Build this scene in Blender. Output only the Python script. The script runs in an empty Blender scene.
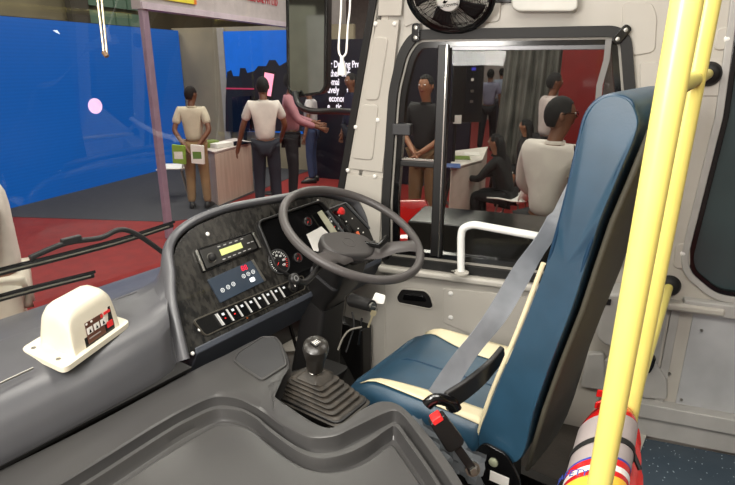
import bpy, bmesh, math, random
from mathutils import Vector as V, Matrix
random.seed(7)
col = bpy.context.scene.collection
S = bpy.context.scene
# ------------------------------------------------------------------ camera
CAM = V((0, 0, 1.45)); FPX = 550.0
YAW = math.radians(20); PIT = math.radians(18)
RV = V((math.cos(YAW), math.sin(YAW), 0)); FH = V((-math.sin(YAW), math.cos(YAW), 0)); UP = V((0, 0, 1))
DV = FH*math.cos(PIT) - UP*math.sin(PIT); UV = FH*math.sin(PIT) + UP*math.cos(PIT)
def ray(u, v): return RV*((u-367.5)/FPX) - UV*((v-242.5)/FPX) + DV
def hit(u, v, p, n):
    q = ray(u, v); return CAM + q*((V(p)-CAM).dot(n)/q.dot(n))
def hz(u, v, z): return hit(u, v, (0, 0, z), UP)
def hy(u, v, y): return hit(u, v, (0, y, 0), V((0, 1, 0)))
def hx(u, v, x): return hit(u, v, (x, 0, 0), V((1, 0, 0)))
def hd(u, v, t): return CAM + ray(u, v)*t
# bus frame: a = towards the bus front, l = towards the driver's side, z = up
O0 = V((-.518, 1.669, 0)); AF = math.radians(164.8)
F = V((math.cos(AF), math.sin(AF), 0)); L = V((math.sin(AF), -math.cos(AF), 0))
def B(a, l, z): return O0 + F*a + L*l + UP*z
def toB(P):
    w = P-O0; return w.dot(F), w.dot(L), P.z
# ------------------------------------------------------------------ frames
class Fr:
    def __init__(s, o, ex, ey):
        s.o = V(o); s.x = V(ex).normalized(); s.z = s.x.cross(V(ey)).normalized(); s.y = s.z.cross(s.x)
    def P(s, x, y, h=0): return s.o + s.x*x + s.y*y + s.z*h
    def hit(s, u, v, h=0):
        p = hit(u, v, s.o+s.z*h, s.z) - s.o; return p.dot(s.x), p.dot(s.y)
    def quad(s, px, h=0): return [s.hit(u, v, h) for u, v in px]
def roundpoly(pts, r, n=4):
    out = []; m = len(pts); rs = r if isinstance(r, (list, tuple)) else [r]*m
    for i in range(m):
        a, b, c = V(pts[i-1]), V(pts[i]), V(pts[(i+1) % m]); rr = rs[i]
        d1 = (a-b); d2 = (c-b)
        if rr <= 0 or d1.length < 1e-6 or d2.length < 1e-6: out.append(tuple(b)); continue
        k = min(rr, d1.length*.48, d2.length*.48); p1 = b+d1.normalized()*k; p2 = b+d2.normalized()*k
        for j in range(n+1):
            t = j/n; out.append(tuple(p1*(1-t)**2 + b*2*t*(1-t) + p2*t*t))
    return out
def rrect(x0, y0, x1, y1, r, n=4): return roundpoly([(x0, y0), (x1, y0), (x1, y1), (x0, y1)], r, n)
def catmull(pts, n, closed=False):
    P = [V(p) for p in pts]; m = len(P); out = []; segs = m if closed else m-1
    for i in range(segs):
        if closed: p0, p1, p2, p3 = P[i-1], P[i], P[(i+1) % m], P[(i+2) % m]
        else: p0, p1, p2, p3 = P[max(i-1, 0)], P[i], P[i+1], P[min(i+2, m-1)]
        for j in range(n):
            t = j/n
            out.append(.5*((2*p1)+(p2-p0)*t+(2*p0-5*p1+4*p2-p3)*t*t+(3*p1-p0-3*p2+p3)*t**3))
    if not closed: out.append(P[-1])
    return out
# ------------------------------------------------------------------ mesh builder
WLOC = {}
class MB:
    def __init__(s): s.v = []; s.f = []
    def add(s, vs, fs):
        k = len(s.v); s.v += [V(p) for p in vs]; s.f += [tuple(i+k for i in f) for f in fs]; return s
    def prism(s, fr, pts, h0, h1, top=1.0):
        n = len(pts); cx = sum(p[0] for p in pts)/n; cy = sum(p[1] for p in pts)/n
        vs = [fr.P(x, y, h0) for x, y in pts] + [fr.P(cx+(x-cx)*top, cy+(y-cy)*top, h1) for x, y in pts]
        fs = [tuple(range(n))[::-1], tuple(range(n, 2*n))] + [(i, (i+1) % n, n+(i+1) % n, n+i) for i in range(n)]
        return s.add(vs, fs)
    def box(s, fr, x0, x1, y0, y1, h0, h1): return s.prism(fr, [(x0, y0), (x1, y0), (x1, y1), (x0, y1)], h0, h1)
    def ring(s, fr, outer, inner, h0, h1):   # outer and inner with equal counts
        n = len(outer)
        vs = [fr.P(x, y, h) for h in (h0, h1) for lo in (outer, inner) for x, y in lo]
        fs = []
        for i in range(n):
            j = (i+1) % n
            fs += [(i, j, n+j, n+i), (2*n+i, 2*n+j, 3*n+j, 3*n+i), (i, j, 2*n+j, 2*n+i), (n+i, n+j, 3*n+j, 3*n+i)]
        return s.add(vs, fs)
    def plate_holes(s, fr, outer, holes, h0, h1):
        bm = bmesh.new(); es = []
        for lo in [outer]+holes:
            vs = [bm.verts.new((x, y, 0)) for x, y in lo]
            es += [bm.edges.new((vs[i], vs[(i+1) % len(vs)])) for i in range(len(vs))]
        bmesh.ops.triangle_fill(bm, edges=es, use_beauty=True)
        bm.verts.index_update(); k = len(bm.verts)
        co = [v.co.copy() for v in bm.verts]; tf = [tuple(v.index for v in f.verts) for f in bm.faces]
        bm.free()
        vs = [fr.P(c.x, c.y, h0) for c in co] + [fr.P(c.x, c.y, h1) for c in co]
        fs = tf + [tuple(i+k for i in f) for f in tf]; b = 0
        for lo in [outer]+holes:
            n = len(lo); fs += [(b+i, b+(i+1) % n, k+b+(i+1) % n, k+b+i) for i in range(n)]; b += n
        return s.add(vs, fs)
    def grid(s, rows, closed=False):
        m = len(rows[0]); vs = [p for r in rows for p in r]; fs = []
        for i in range(len(rows)-1):
            for j in range(m if closed else m-1):
                k = (j+1) % m; fs.append((i*m+j, i*m+k, (i+1)*m+k, (i+1)*m+j))
        return s.add(vs, fs)
    def loft(s, rings):
        m = len(rings[0]); k = len(s.v); s.grid(rings, True)
        s.f.append(tuple(k+i for i in range(m))); s.f.append(tuple(k+(len(rings)-1)*m+i for i in range(m))[::-1]); return s
    def tube(s, pts, r, n=12, closed=False, flat=None):
        P = [V(p) for p in pts]; m = len(P); rings = []; nrm = None
        for i in range(m):
            if closed: t = P[(i+1) % m]-P[i-1]
            else: t = P[min(i+1, m-1)]-P[max(i-1, 0)]
            t.normalize()
            if nrm is None: nrm = t.orthogonal().normalized() if flat is None else (V(flat)-t*t.dot(V(flat))).normalized()
            else: nrm = (nrm-t*t.dot(nrm)).normalized()
            bn = t.cross(nrm); rr = r[i] if isinstance(r, list) else r
            ra, rb = rr if isinstance(rr, (list, tuple)) else (rr, rr)
            rings.append([P[i]+nrm*(ra*math.cos(2*math.pi*k/n))+bn*(rb*math.sin(2*math.pi*k/n)) for k in range(n)])
        if closed: return s.grid(rings+[rings[0]], True)
        return s.loft(rings)
    def ribbon(s, pts, side, w, th):
        P = [V(p) for p in pts]; m = len(P); rings = []
        for i in range(m):
            t = (P[min(i+1, m-1)]-P[max(i-1, 0)]).normalized()
            sd = V(side[i]) if isinstance(side, list) else V(side)
            sd = (sd-t*t.dot(sd)).normalized(); nn = t.cross(sd)
            rings.append([P[i]+sd*w/2+nn*th/2, P[i]-sd*w/2+nn*th/2, P[i]-sd*w/2-nn*th/2, P[i]+sd*w/2-nn*th/2])
        return s.loft(rings)
    def cyl(s, p0, p1, r0, r1=None, n=20):
        return s.tube([p0, p1], [r0, r0 if r1 is None else r1], n)
    def lathe(s, o, ax, prof, n=28, ref=None):
        o = V(o); ax = V(ax).normalized(); e = (ax.orthogonal() if ref is None else V(ref)).normalized(); g = ax.cross(e)
        rg = [[o+ax*h+(e*math.cos(2*math.pi*k/n)+g*math.sin(2*math.pi*k/n))*max(r, 1e-4) for k in range(n)] for r, h in prof]
        return s.grid(rg+[rg[0]], True) if len(prof) == 4 and prof[0][0] > .001 and prof[-1][0] > .001 else s.loft(rg)
    def ball(s, c, r, n=16, m=10, ax=None):
        if not isinstance(r, (tuple, list)): r = (r, r, r)
        X, Y, Z = ax or (V((1, 0, 0)), V((0, 1, 0)), UP); c = V(c)
        rings = []
        for i in range(m+1):
            a = math.pi*i/m; q = max(math.sin(a), .02)
            rings.append([c+X*r[0]*q*math.cos(2*math.pi*k/n)+Y*r[1]*q*math.sin(2*math.pi*k/n)-Z*r[2]*math.cos(a) for k in range(n)])
        return s.loft(rings)
    def build(s, name, mat, parent=None, bevel=0, ang=38, sub=0, seg=2, solid=0):
        me = bpy.data.meshes.new(name); bm = bmesh.new()
        lo = V([min(p[i] for p in s.v) for i in range(3)]); hi = V([max(p[i] for p in s.v) for i in range(3)])
        loc = V(((lo.x+hi.x)/2, (lo.y+hi.y)/2, lo.z))
        vv = [bm.verts.new(p-loc) for p in s.v]
        for f in s.f:
            try: bm.faces.new([vv[i] for i in f])
            except ValueError: pass
        bmesh.ops.remove_doubles(bm, verts=bm.verts, dist=1e-5)
        bmesh.ops.recalc_face_normals(bm, faces=bm.faces)
        for f in bm.faces: f.smooth = True
        for e in bm.edges:
            if len(e.link_faces) == 2 and e.calc_face_angle(0) > math.radians(ang): e.smooth = False
        bm.to_mesh(me); bm.free(); me.materials.append(mat)
        o = bpy.data.objects.new(name, me); col.objects.link(o); o.location = loc; WLOC[o.name] = loc
        if parent:
            o.parent = parent; o.matrix_parent_inverse = Matrix.Translation(-WLOC[parent.name])
        if solid:
            m = o.modifiers.new('Solidify', 'SOLIDIFY'); m.thickness = solid; m.offset = -1
        if bevel:
            m = o.modifiers.new('Bevel', 'BEVEL'); m.width = bevel; m.segments = seg; m.limit_method = 'ANGLE'; m.angle_limit = math.radians(35); m.harden_normals = True
        if sub:
            m = o.modifiers.new('Subdivision', 'SUBSURF'); m.levels = sub; m.render_levels = sub
        return o
def tag(o, label=None, cat=None, group=None, kind=None):
    if label: o['label'] = label
    if cat: o['category'] = cat
    if group: o['group'] = group
    if kind: o['kind'] = kind
    return o
def thing(name, loc, label, cat, group=None):
    o = bpy.data.objects.new(name, None); col.objects.link(o); o.location = loc; o.empty_display_size = .05
    WLOC[o.name] = V(loc); return tag(o, label, cat, group)
def copy_tree(o, d, parent=None, name=None):
    c = o.copy(); col.objects.link(c)
    if parent is None: c.location = o.location + V(d); WLOC[c.name] = V(c.location)
    else: c.parent = parent; c.matrix_parent_inverse = o.matrix_parent_inverse.copy()
    for ch in list(o.children): copy_tree(ch, d, c)
    return c
def text(s, size, o, ex, ey, mat, parent=None, name='lettering', ext=.0006, align='CENTER', sx=1.0, bold=0):
    cu = bpy.data.curves.new(name, 'FONT'); cu.body = s; cu.size = size; cu.extrude = ext; cu.offset = bold; cu.align_x = align; cu.align_y = 'CENTER'
    ob = bpy.data.objects.new('tmp_text', cu); col.objects.link(ob); bpy.context.view_layer.update()
    em = ob.evaluated_get(bpy.context.evaluated_depsgraph_get()).to_mesh()
    X = V(ex).normalized(); Z = X.cross(V(ey)).normalized(); Y = Z.cross(X); o = V(o)
    mb = MB().add([o+X*v.co.x*sx+Y*v.co.y+Z*v.co.z for v in em.vertices], [tuple(p.vertices) for p in em.polygons])
    bpy.data.objects.remove(ob); bpy.data.curves.remove(cu)
    return mb.build(name, mat, parent)
# ------------------------------------------------------------------ materials
def lin(c):
    c = c/255.0; return c/12.92 if c <= .04045 else ((c+.055)/1.055)**2.4
def rgb(c): return (lin(c[0]), lin(c[1]), lin(c[2]), 1)
MATS = {}
def mat(name, c, rough=.5, metal=0, bump=0, bscale=200, c2=None, cscale=8, emit=None, es=1.0, spec=.5, coat=0, detail=3, stretch=None):
    if name in MATS: return MATS[name]
    m = bpy.data.materials.new(name); m.use_nodes = True; nt = m.node_tree; b = nt.nodes['Principled BSDF']
    b.inputs['Base Color'].default_value = rgb(c); b.inputs['Roughness'].default_value = rough; b.inputs['Metallic'].default_value = metal
    b.inputs['Specular IOR Level'].default_value = spec; b.inputs['Coat Weight'].default_value = coat
    tc = nt.nodes.new('ShaderNodeTexCoord'); mp = nt.nodes.new('ShaderNodeMapping'); nt.links.new(tc.outputs['Object'], mp.inputs[0])
    if stretch: mp.inputs['Scale'].default_value = stretch
    n2 = nt.nodes.new('ShaderNodeTexNoise'); n2.inputs['Scale'].default_value = cscale; n2.inputs['Detail'].default_value = detail
    nt.links.new(mp.outputs[0], n2.inputs['Vector'])
    rp = nt.nodes.new('ShaderNodeMapRange'); rp.inputs[1].default_value = .35; rp.inputs[2].default_value = .65
    nt.links.new(n2.outputs['Fac'], rp.inputs[0])
    mx = nt.nodes.new('ShaderNodeMix'); mx.data_type = 'RGBA'
    mx.inputs[6].default_value = rgb(c); mx.inputs[7].default_value = rgb(c2 if c2 else [min(255, x*1.06) for x in c])
    nt.links.new(rp.outputs[0], mx.inputs[0]); nt.links.new(mx.outputs[2], b.inputs['Base Color'])
    if bump:
        n = nt.nodes.new('ShaderNodeTexNoise'); n.inputs['Scale'].default_value = bscale; n.inputs['Detail'].default_value = 2
        nt.links.new(tc.outputs['Object'], n.inputs['Vector'])
        bp = nt.nodes.new('ShaderNodeBump'); bp.inputs['Strength'].default_value = bump; bp.inputs['Distance'].default_value = .002
        nt.links.new(n.outputs['Fac'], bp.inputs['Height']); nt.links.new(bp.outputs[0], b.inputs['Normal'])
    if emit:
        b.inputs['Emission Color'].default_value = rgb(emit); b.inputs['Emission Strength'].default_value = es
    MATS[name] = m; return m
def glass(name, tint, refl, rough=0.0):
    m = bpy.data.materials.new(name); m.use_nodes = True; nt = m.node_tree; nt.nodes.clear()
    out = nt.nodes.new('ShaderNodeOutputMaterial'); t = nt.nodes.new('ShaderNodeBsdfTransparent'); g = nt.nodes.new('ShaderNodeBsdfGlossy')
    t.inputs[0].default_value = (*tint, 1); g.inputs['Roughness'].default_value = rough
    mx = nt.nodes.new('ShaderNodeMixShader'); lw = nt.nodes.new('ShaderNodeLayerWeight'); lw.inputs[0].default_value = .5
    ml = nt.nodes.new('ShaderNodeMath'); ml.operation = 'MULTIPLY_ADD'; ml.inputs[1].default_value = refl*2; ml.inputs[2].default_value = refl*.5
    nt.links.new(lw.outputs['Fresnel'], ml.inputs[0]); nt.links.new(ml.outputs[0], mx.inputs[0])
    nt.links.new(t.outputs[0], mx.inputs[1]); nt.links.new(g.outputs[0], mx.inputs[2]); nt.links.new(mx.outputs[0], out.inputs[0])
    MATS[name] = m; return m
dashgrey = mat('grey_dash_plastic', (82, 82, 85), .34, bump=.12, bscale=700, c2=(78, 78, 81))
covergrey = mat('engine_cover_plastic', (60, 59, 59), .33, bump=.08, bscale=500, c2=(64, 63, 62), cscale=4)
covergrey2 = mat('engine_cover_recess', (52, 52, 53), .5, bump=.1)
fasciam = mat('black_wood_grain_fascia', (20, 19, 18), .26, c2=(56, 54, 50), cscale=11, stretch=(5, 5, 1), detail=10, coat=.3)
blackp = mat('black_plastic', (24, 23, 23), .42, bump=.05)
blackg = mat('black_gloss', (12, 12, 13), .15)
blackr = mat('black_rubber', (22, 21, 20), .6, bump=.1)
bootm = mat('worn_boot_rubber', (42, 39, 35), .5, bump=.3, bscale=120, c2=(62, 56, 49), cscale=30)
wheelm = mat('grey_brown_wheel_plastic', (70, 66, 65), .42, bump=.1, bscale=600)
hubm = mat('wheel_pad_plastic', (60, 57, 56), .45, bump=.15, bscale=500)
trimm = mat('warm_grey_cab_trim', (190, 185, 176), .45, bump=.12, bscale=500, c2=(184, 179, 169), cscale=3)
trimd = mat('cooler_grey_trim', (170, 168, 164), .5, bump=.12, bscale=500)
trimp = mat('pale_grey_panel', (172, 173, 174), .5, bump=.1, bscale=700)
creamp = mat('cream_plastic', (222, 215, 196), .38, c2=(212, 204, 184), cscale=10)
whitep = mat('white_plastic', (232, 230, 225), .4)
white = mat('white_paint', (235, 234, 230), .3)
chrome = mat('chrome', (215, 213, 208), .18, metal=1)
steel = mat('steel', (150, 148, 142), .35, metal=1)
yellow = mat('yellow_powder_coat', (234, 220, 122), .32, c2=(230, 214, 114), cscale=4)
bluev = mat('blue_vinyl', (34, 68, 90), .42, spec=.8, bump=.07, bscale=260, c2=(30, 62, 82), cscale=12)
creamv = mat('cream_vinyl', (214, 202, 168), .45, bump=.2, bscale=300)
backv = mat('dark_seatback_cloth', (66, 63, 52), .7, bump=.4, bscale=300)
pipem = mat('seam_piping', (20, 52, 76), .4)
webm = mat('grey_belt_webbing', (134, 137, 142), .6, bump=.5, bscale=900, stretch=(1, 1, 1), c2=(104, 107, 112))
redb = mat('red_button', (215, 45, 45), .35)
redx = mat('extinguisher_red', (196, 24, 24), .25, coat=.4)
labelw = mat('label_white', (225, 222, 216), .5)
floorm = mat('dark_cab_floor', (66, 60, 54), .7, bump=.3, bscale=80, c2=(52, 47, 42), cscale=6)
carpetr = mat('red_carpet', (128, 22, 16), .9, bump=.4, bscale=400, c2=(116, 18, 14))
carpetg = mat('charcoal_carpet', (50, 50, 54), .9, bump=.3, bscale=300)
glassw = glass('windscreen_glass', (.93, .95, .93), .035)
glasss = glass('side_window_glass', (.80, .81, .79), .012)
glassr = mat('dark_rear_window_glass', (60, 76, 78), .12, c2=(54, 68, 70), cscale=2)
LP = (14, 30, 110, .38)
# ================================================================== CAB SHELL
YW = 2.20
WF = Fr((0, YW, 0), (1, 0, 0), UP)                 # x = world X, y = z, normal towards the camera
def W(px, h=0): return WF.quad(px, h)
WALLTOP = 2.05
win_o = [(384, 261), (384, 200), (391, 91), (401, 50), (415, 31), (617, 27), (630, 37), (634, 91)]
wo = W(win_o); xr = wo[-1][0]+.01; zb = wo[0][1]
wo = wo + [(xr, zb)]
wo = roundpoly(wo, [.02, 0, .05, .08, .06, .05, .05, 0, .05], 5)
def shrink(poly, d):
    n = len(poly); out = []
    area = sum(poly[i][0]*poly[(i+1) % n][1]-poly[(i+1) % n][0]*poly[i][1] for i in range(n)); sg = 1 if area > 0 else -1
    for i in range(n):
        a, b, c = V(poly[i-1]), V(poly[i]), V(poly[(i+1) % n]); e1 = (b-a); e2 = (c-b)
        if e1.length < 1e-7: e1 = e2
        if e2.length < 1e-7: e2 = e1
        e1 = e1.normalized(); e2 = e2.normalized(); n1 = V((-e1.y, e1.x)); n2 = V((-e2.y, e2.x)); q = (n1+n2)
        q = q/max(q.length_squared/2, .3)
        p = b+q*d*sg; out.append((p.x, p.y))
    return out
rw = W([(742, -30), (724, 117), (688.5, 258), (692, 272), (717, 293)])
rwz = W([(735, 297)])[0][1]
rear_o = roundpoly([(rw[0][0], 1.86), rw[1], rw[2], rw[3], rw[4], (1.5, rwz-.002), (1.5, 1.86)], [.05, .01, .03, .03, .04, .05, .05], 5)
corner = wo[0][0]-.03
outer = [(corner, -.05), (1.9, -.05), (1.9, WALLTOP), (corner, WALLTOP)]
o = MB().plate_holes(WF, outer, [shrink(wo, .012), shrink(rear_o, .004)], -.05, 0).build('wall_right', trimm); tag(o, kind='structure')
# raised panels, rivets and lines on the wall
def panel(px, r, h, m, name='wall_panel', bev=.003, pts=None):
    p = roundpoly(pts or W(px), r, 4)
    o = MB().prism(WF, p, -.002, h).build(name, m, bevel=bev); tag(o, kind='structure'); return o
panel(None, .02, .008, trimm, 'trim_1', pts=[(corner+.03, WALLTOP-.02)]+W([(405, 28)])+W([(412, 24), (500, 22)])+[(W([(500, 22)])[0][0], WALLTOP-.02)])
panel([(443, 288), (508, 294), (560, 302), (560, 372), (443, 322)], .01, .006, trimm, 'trim_2')
panel([(641, 2), (652, 3), (657, 16), (655, 52), (632, 56), (622, 50), (622, 2)], .02, .006, trimm, 'trim_3')
panel([(640, 62), (664, 62), (664, 92), (640, 92)], .015, .006, trimm, 'trim_3')
panel([(718, 27), (733, 27), (726, 50), (713, 50)], .02, .007, trimm, 'trim_3')
panel([(676, 243), (690, 243), (690, 268), (673, 268)], .02, .007, trimm, 'trim_3')
panel([(705, 60), (722, 60), (722, 96), (700, 96)], .01, .005, trimm, 'trim_3')
# frame around the rear side window
ro2 = shrink(rear_o, -.028); ro3 = shrink(rear_o, -.004)
o = MB().ring(WF, ro2, ro3, -.002, .012).build('window_2_frame', trimd, bevel=.004); tag(o, kind='structure')
win2 = thing('window_2', WF.P(.9, rwz, 0), 'dark tinted side window behind the yellow grab poles', 'window'); tag(win2, kind='structure')
MB().ring(WF, ro3, shrink(rear_o, .014), -.03, .006).build('rubber_seal', blackg, win2, bevel=.003)
MB().prism(WF, shrink(rear_o, .01), -.022, -.016).build('pane', glassr, win2)
# lower wall: ledge rail, flat pale panel, strips, skirt rails
def rail(x0, x1, z0, z1, h, m, name, bev=.006):
    o = MB().box(WF, x0, x1, z0, z1, -.002, h).build(name, m, bevel=bev, seg=3); tag(o, kind='structure'); return o
qa = W([(683, 296), (683, 309), (690, 311), (640, 392), (678, 398), (735, 430)])
rail(qa[0][0], 1.6, qa[1][1], qa[0][1], .04, trimd, 'trim_4')
rail(qa[2][0]+.012, 1.6, W([(690, 408)])[0][1], qa[1][1], .006, trimp, 'trim_5', .002)
xs = W([(672, 320)])[0][0]; rail(xs-.01, xs+.02, W([(672, 405)])[0][1], qa[1][1], .012, trimd, 'trim_6', .002)
rail(xs-.045, xs-.02, W([(672, 405)])[0][1], qa[1][1], .008, trimd, 'trim_6', .002)
z1 = W([(640, 396)])[0][1]; z2 = W([(640, 410)])[0][1]; z3 = W([(640, 432)])[0][1]
xl = W([(600, 400)])[0][0]
rail(xl, 1.6, z2, z1, .055, trimd, 'trim_7', .005)
rail(xl, 1.6, max(z3, .0), z2-.004, .03, trimd, 'trim_7', .004)
# grey box moulded on the wall behind the poles, and the lower cover
bxp = roundpoly(W([(600, 291), (660, 292), (671, 296), (662, 346), (652, 352), (604, 347), (594, 338)], .10), .02)
sb = thing('wall_box', WF.P(.28, .5, 0), 'grey moulded box fixed to the wall behind the yellow poles', 'box')
MB().prism(WF, bxp, .0, .11, .93).build('body', trimd, sb, bevel=.012, seg=3)
MB().box(WF, *[W([(603, 293)], .1)[0][0], W([(612, 293)], .1)[0][0]], W([(603, 303)], .1)[0][1], W([(603, 297)], .1)[0][1], .10, .117).build('latch', blackp, sb, bevel=.002)
panel([(612, 352), (650, 352), (667, 378), (667, 398), (600, 392), (600, 362)], .02, .02, trimd, 'trim_8', .008)
panel([(588, 350), (604, 350), (606, 388), (580, 384)], .015, .03, trimd, 'trim_8', .01)
for i, (u, v) in enumerate([(451, 293), (499, 300), (451, 317), (454, 8), (727, 39), (683, 253), (701, 329), (681, 398), (690, 413), (669, 372), (668, 67)]):
    p = WF.P(*WF.hit(u, v), .006 if i < 6 else .014 if i != 8 else .03)
    o = MB().lathe(p, WF.z, [(.0, -.004), (.011 if i < 6 else .005, -.004), (.011 if i < 6 else .005, .002), (.006 if i < 6 else .003, .006), (0, .0065)], 16).build('wall_rivet', whitep if i < 6 else steel)
    tag(o, 'small round fastener cap on the grey side wall trim', 'rivet', 'fastener caps on the side wall')
# sill ledge under the driver's window
sa = W([(384, 262)])[0][1]
rail(corner-.005, .6, sa-.035, sa-.004, .05, trimm, 'trim_9', .012)
# recessed pull handle
ph = thing('pull_handle', WF.P(-.62, .5, 0), 'black recessed pull handle in the grey wall below the driver window', 'handle')
hp = W([(397, 297), (402, 289), (425, 291), (430, 296), (433, 306), (430, 308), (399, 302)])
hpr = roundpoly(hp, .012)
MB().ring(WF, shrink(hpr, -.006), hpr, -.001, .006).build('bezel', trimm, ph, bevel=.002)
MB().prism(WF, hpr, .0, .004).build('recess', blackp, ph)
MB().prism(WF, roundpoly(W([(403, 299), (405, 293), (424, 295), (427, 301)]), .008), .003, .014).build('grip', blackg, ph, bevel=.003)
# ------------------------------------------------ driver window
win = thing('window_1', WF.P(-.3, zb, 0), 'sliding driver side window with thick black rubber surround', 'window'); tag(win, kind='structure')
g1 = shrink(wo, .032)
MB().ring(WF, shrink(wo, -.004), g1, -.03, .024).build('rubber_surround', blackr, win, bevel=.008, seg=3)
MB().ring(WF, g1, shrink(wo, .040), -.035, .006).build('inner_edge_strip', mat('edge_beige', (150, 146, 138), .4), win, bevel=.001)
MB().ring(WF, shrink(wo, .040), shrink(wo, .062), -.04, -.002).build('window_frame', blackg, win, bevel=.003)
dv = W([(439, 45), (450, 45), (440, 262)], -.02)
zt = W([(450, 46)])[0][1]; x0 = W([(439, 120)], -.02)[0][0]
MB().box(WF, x0-.012, x0+.036, zb+.05, zt+.005, -.04, .0).build('frame_divider', blackp, win, bevel=.004)
MB().box(WF, x0+.022, x0+.028, zb+.05, zt+.005, .0, .006).build('divider_edge', chrome, win, bevel=.001)
hb = W([(398, 172), (440, 165)], -.02)
MB().box(WF, W([(396, 170)])[0][0]+.0, x0, hb[1][1]-.012, hb[1][1]+.012, -.04, -.004).build('quarter_frame_rail', blackp, win, bevel=.004)
MB().box(WF, W([(396, 170)])[0][0]+.02, x0-.012, hb[1][1]+.014, hb[1][1]+.020, -.03, -.010).build('quarter_glass_edge', chrome, win)
MB().prism(WF, shrink(wo, .05), -.028, -.024).build('pane', glasss, win)
cl = W([(394, 123), (412, 135)])
MB().box(WF, cl[0][0], cl[1][0], cl[1][1], cl[0][1], -.01, .03).build('latch', mat('latch_grey', (52, 52, 54), .5), win, bevel=.005)
ts = W([(452, 48), (606, 49)])
MB().box(WF, ts[0][0], ts[1][0], ts[1][1]-.002, ts[0][1]+.006, -.01, .002).build('slider_track', mat('track_grey', (96, 96, 98), .3, metal=.6), win, bevel=.002)
for i, (u, v) in enumerate([(418, 33), (621, 35)]):
    c = WF.hit(u, v); fr = Fr(WF.P(*c, .024), (1, 0, 0) if i == 0 else (.8, 0, -.6), UP if i == 0 else (.6, 0, .8))
    k = MB().prism(fr, rrect(-.016, -.034, .016, .034, .014), -.004, .012).build('seal_clamp', blackg, win, bevel=.003)
    mb = MB()
    for q in (-.018, .018): mb.lathe(fr.P(0, q, .012), fr.z, [(0, -.002), (.007, -.002), (.007, .003), (0, .004)], 12)
    mb.build('bolt', steel, k)
# hanging strap inside right window corner
o = MB().ribbon([WF.P(*WF.hit(*p), .04) for p in [(608, 40), (606, 60), (599, 85), (597, 112), (601, 150)]], (1, 0, 0), .02, .002).build('strap', mat('strap_grey', (120, 118, 116), .35), win)
# ------------------------------------------------ A pillar
P0 = WF.P(corner, 0, 0); dF = (F*math.cos(0)-L*0).normalized()
PF = Fr(P0+L*.0, -dF, UP)                          # x towards the rear; pillar lies at negative x
top = PF.hit(384, -45); ps = PF.quad([(377, 0), (343, 196)])
def pillx(z):
    (xa, za), (xb, zb_) = ps; return xb+(xa-xb)*(z-zb_)/(za-zb_)
pil = [(0.02, 0.0), (0.02, WALLTOP), (pillx(WALLTOP), WALLTOP), (pillx(.9), .9), (pillx(.9)-.05, .0)]
o = MB().prism(PF, pil, -.05, 0).build('wall_front_pillar', trimm, bevel=.004); tag(o, kind='structure')
def pp(px, r, h, m, nm, b=.003):
    o = MB().prism(PF, roundpoly(PF.quad(px), r), -.002, h).build(nm, m, bevel=b); tag(o, kind='structure')
pp([(382, -30), (406, -30), (402, 16), (379, 16)], .004, .010, trimm, 'trim_10', .004)
pp([(378, 20), (400, 20), (383, 172), (350, 168)], .004, .008, trimm, 'trim_10', .004)
pp([(376, 36), (390, 38), (380, 100), (366, 100)], .02, .014, trimm, 'trim_10', .005)
pp([(364, 104), (380, 104), (374, 160), (353, 158)], .02, .014, trimm, 'trim_10', .005)
pp([(349, 174), (383, 178), (380, 250), (340, 250)], .004, .008, trimm, 'trim_10', .004)
for u, v in [(377, 24), (396, 24), (357, 127), (379, 120), (349, 170), (376, 176)]:
    o = MB().lathe(PF.P(*PF.hit(u, v), .010), PF.z, [(0, -.004), (.009, -.004), (.009, .002), (.005, .006), (0, .0065)], 16).build('wall_rivet', whitep)
    tag(o, 'white round fastener cap on the windscreen pillar trim', 'rivet', 'fastener caps on the windscreen pillar')
xa, xb = pillx(WALLTOP), pillx(.85)
o = MB().prism(PF, [(xa, WALLTOP), (xa-.035, WALLTOP), (xb-.035, .85), (xb, .85)], -.04, .006).build('trim_11', blackr, bevel=.004); tag(o, kind='structure')
# windscreen: curved pane between the pillar seal and far left
def ws(l, z):
    e = PF.P(pillx(max(z, .85))-.02, 0, 0); ea, el, _ = toB(e)
    t = min(1, max(0, (el-l)/.45)); a = ea + (.92-.10*max(0, z-.75) - ea)*(math.sin(t*math.pi/2))
    return B(a, l, z)
ls = []
eL = toB(PF.P(pillx(1.2)-.02, 0, 0))[1]
lsv = [eL-.0-.45*(1-math.cos(i/10*math.pi/2)) for i in range(11)]+[eL-.45-.25*i for i in range(1, 9)]
rows = [[ws(l, z) for l in lsv] for z in [.66, .9, 1.1, 1.3, 1.5, 1.7, 1.9, WALLTOP]]
wsc = thing('window_3', B(.9, -.7, .7), 'large curved front windscreen above the grey dashboard', 'window'); tag(wsc, kind='structure')
MB().grid(rows).build('pane', glassw, wsc)
MB().tube([ws(l, .66) for l in lsv], .006, 8).build('rubber_seal', blackr, wsc)
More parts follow.
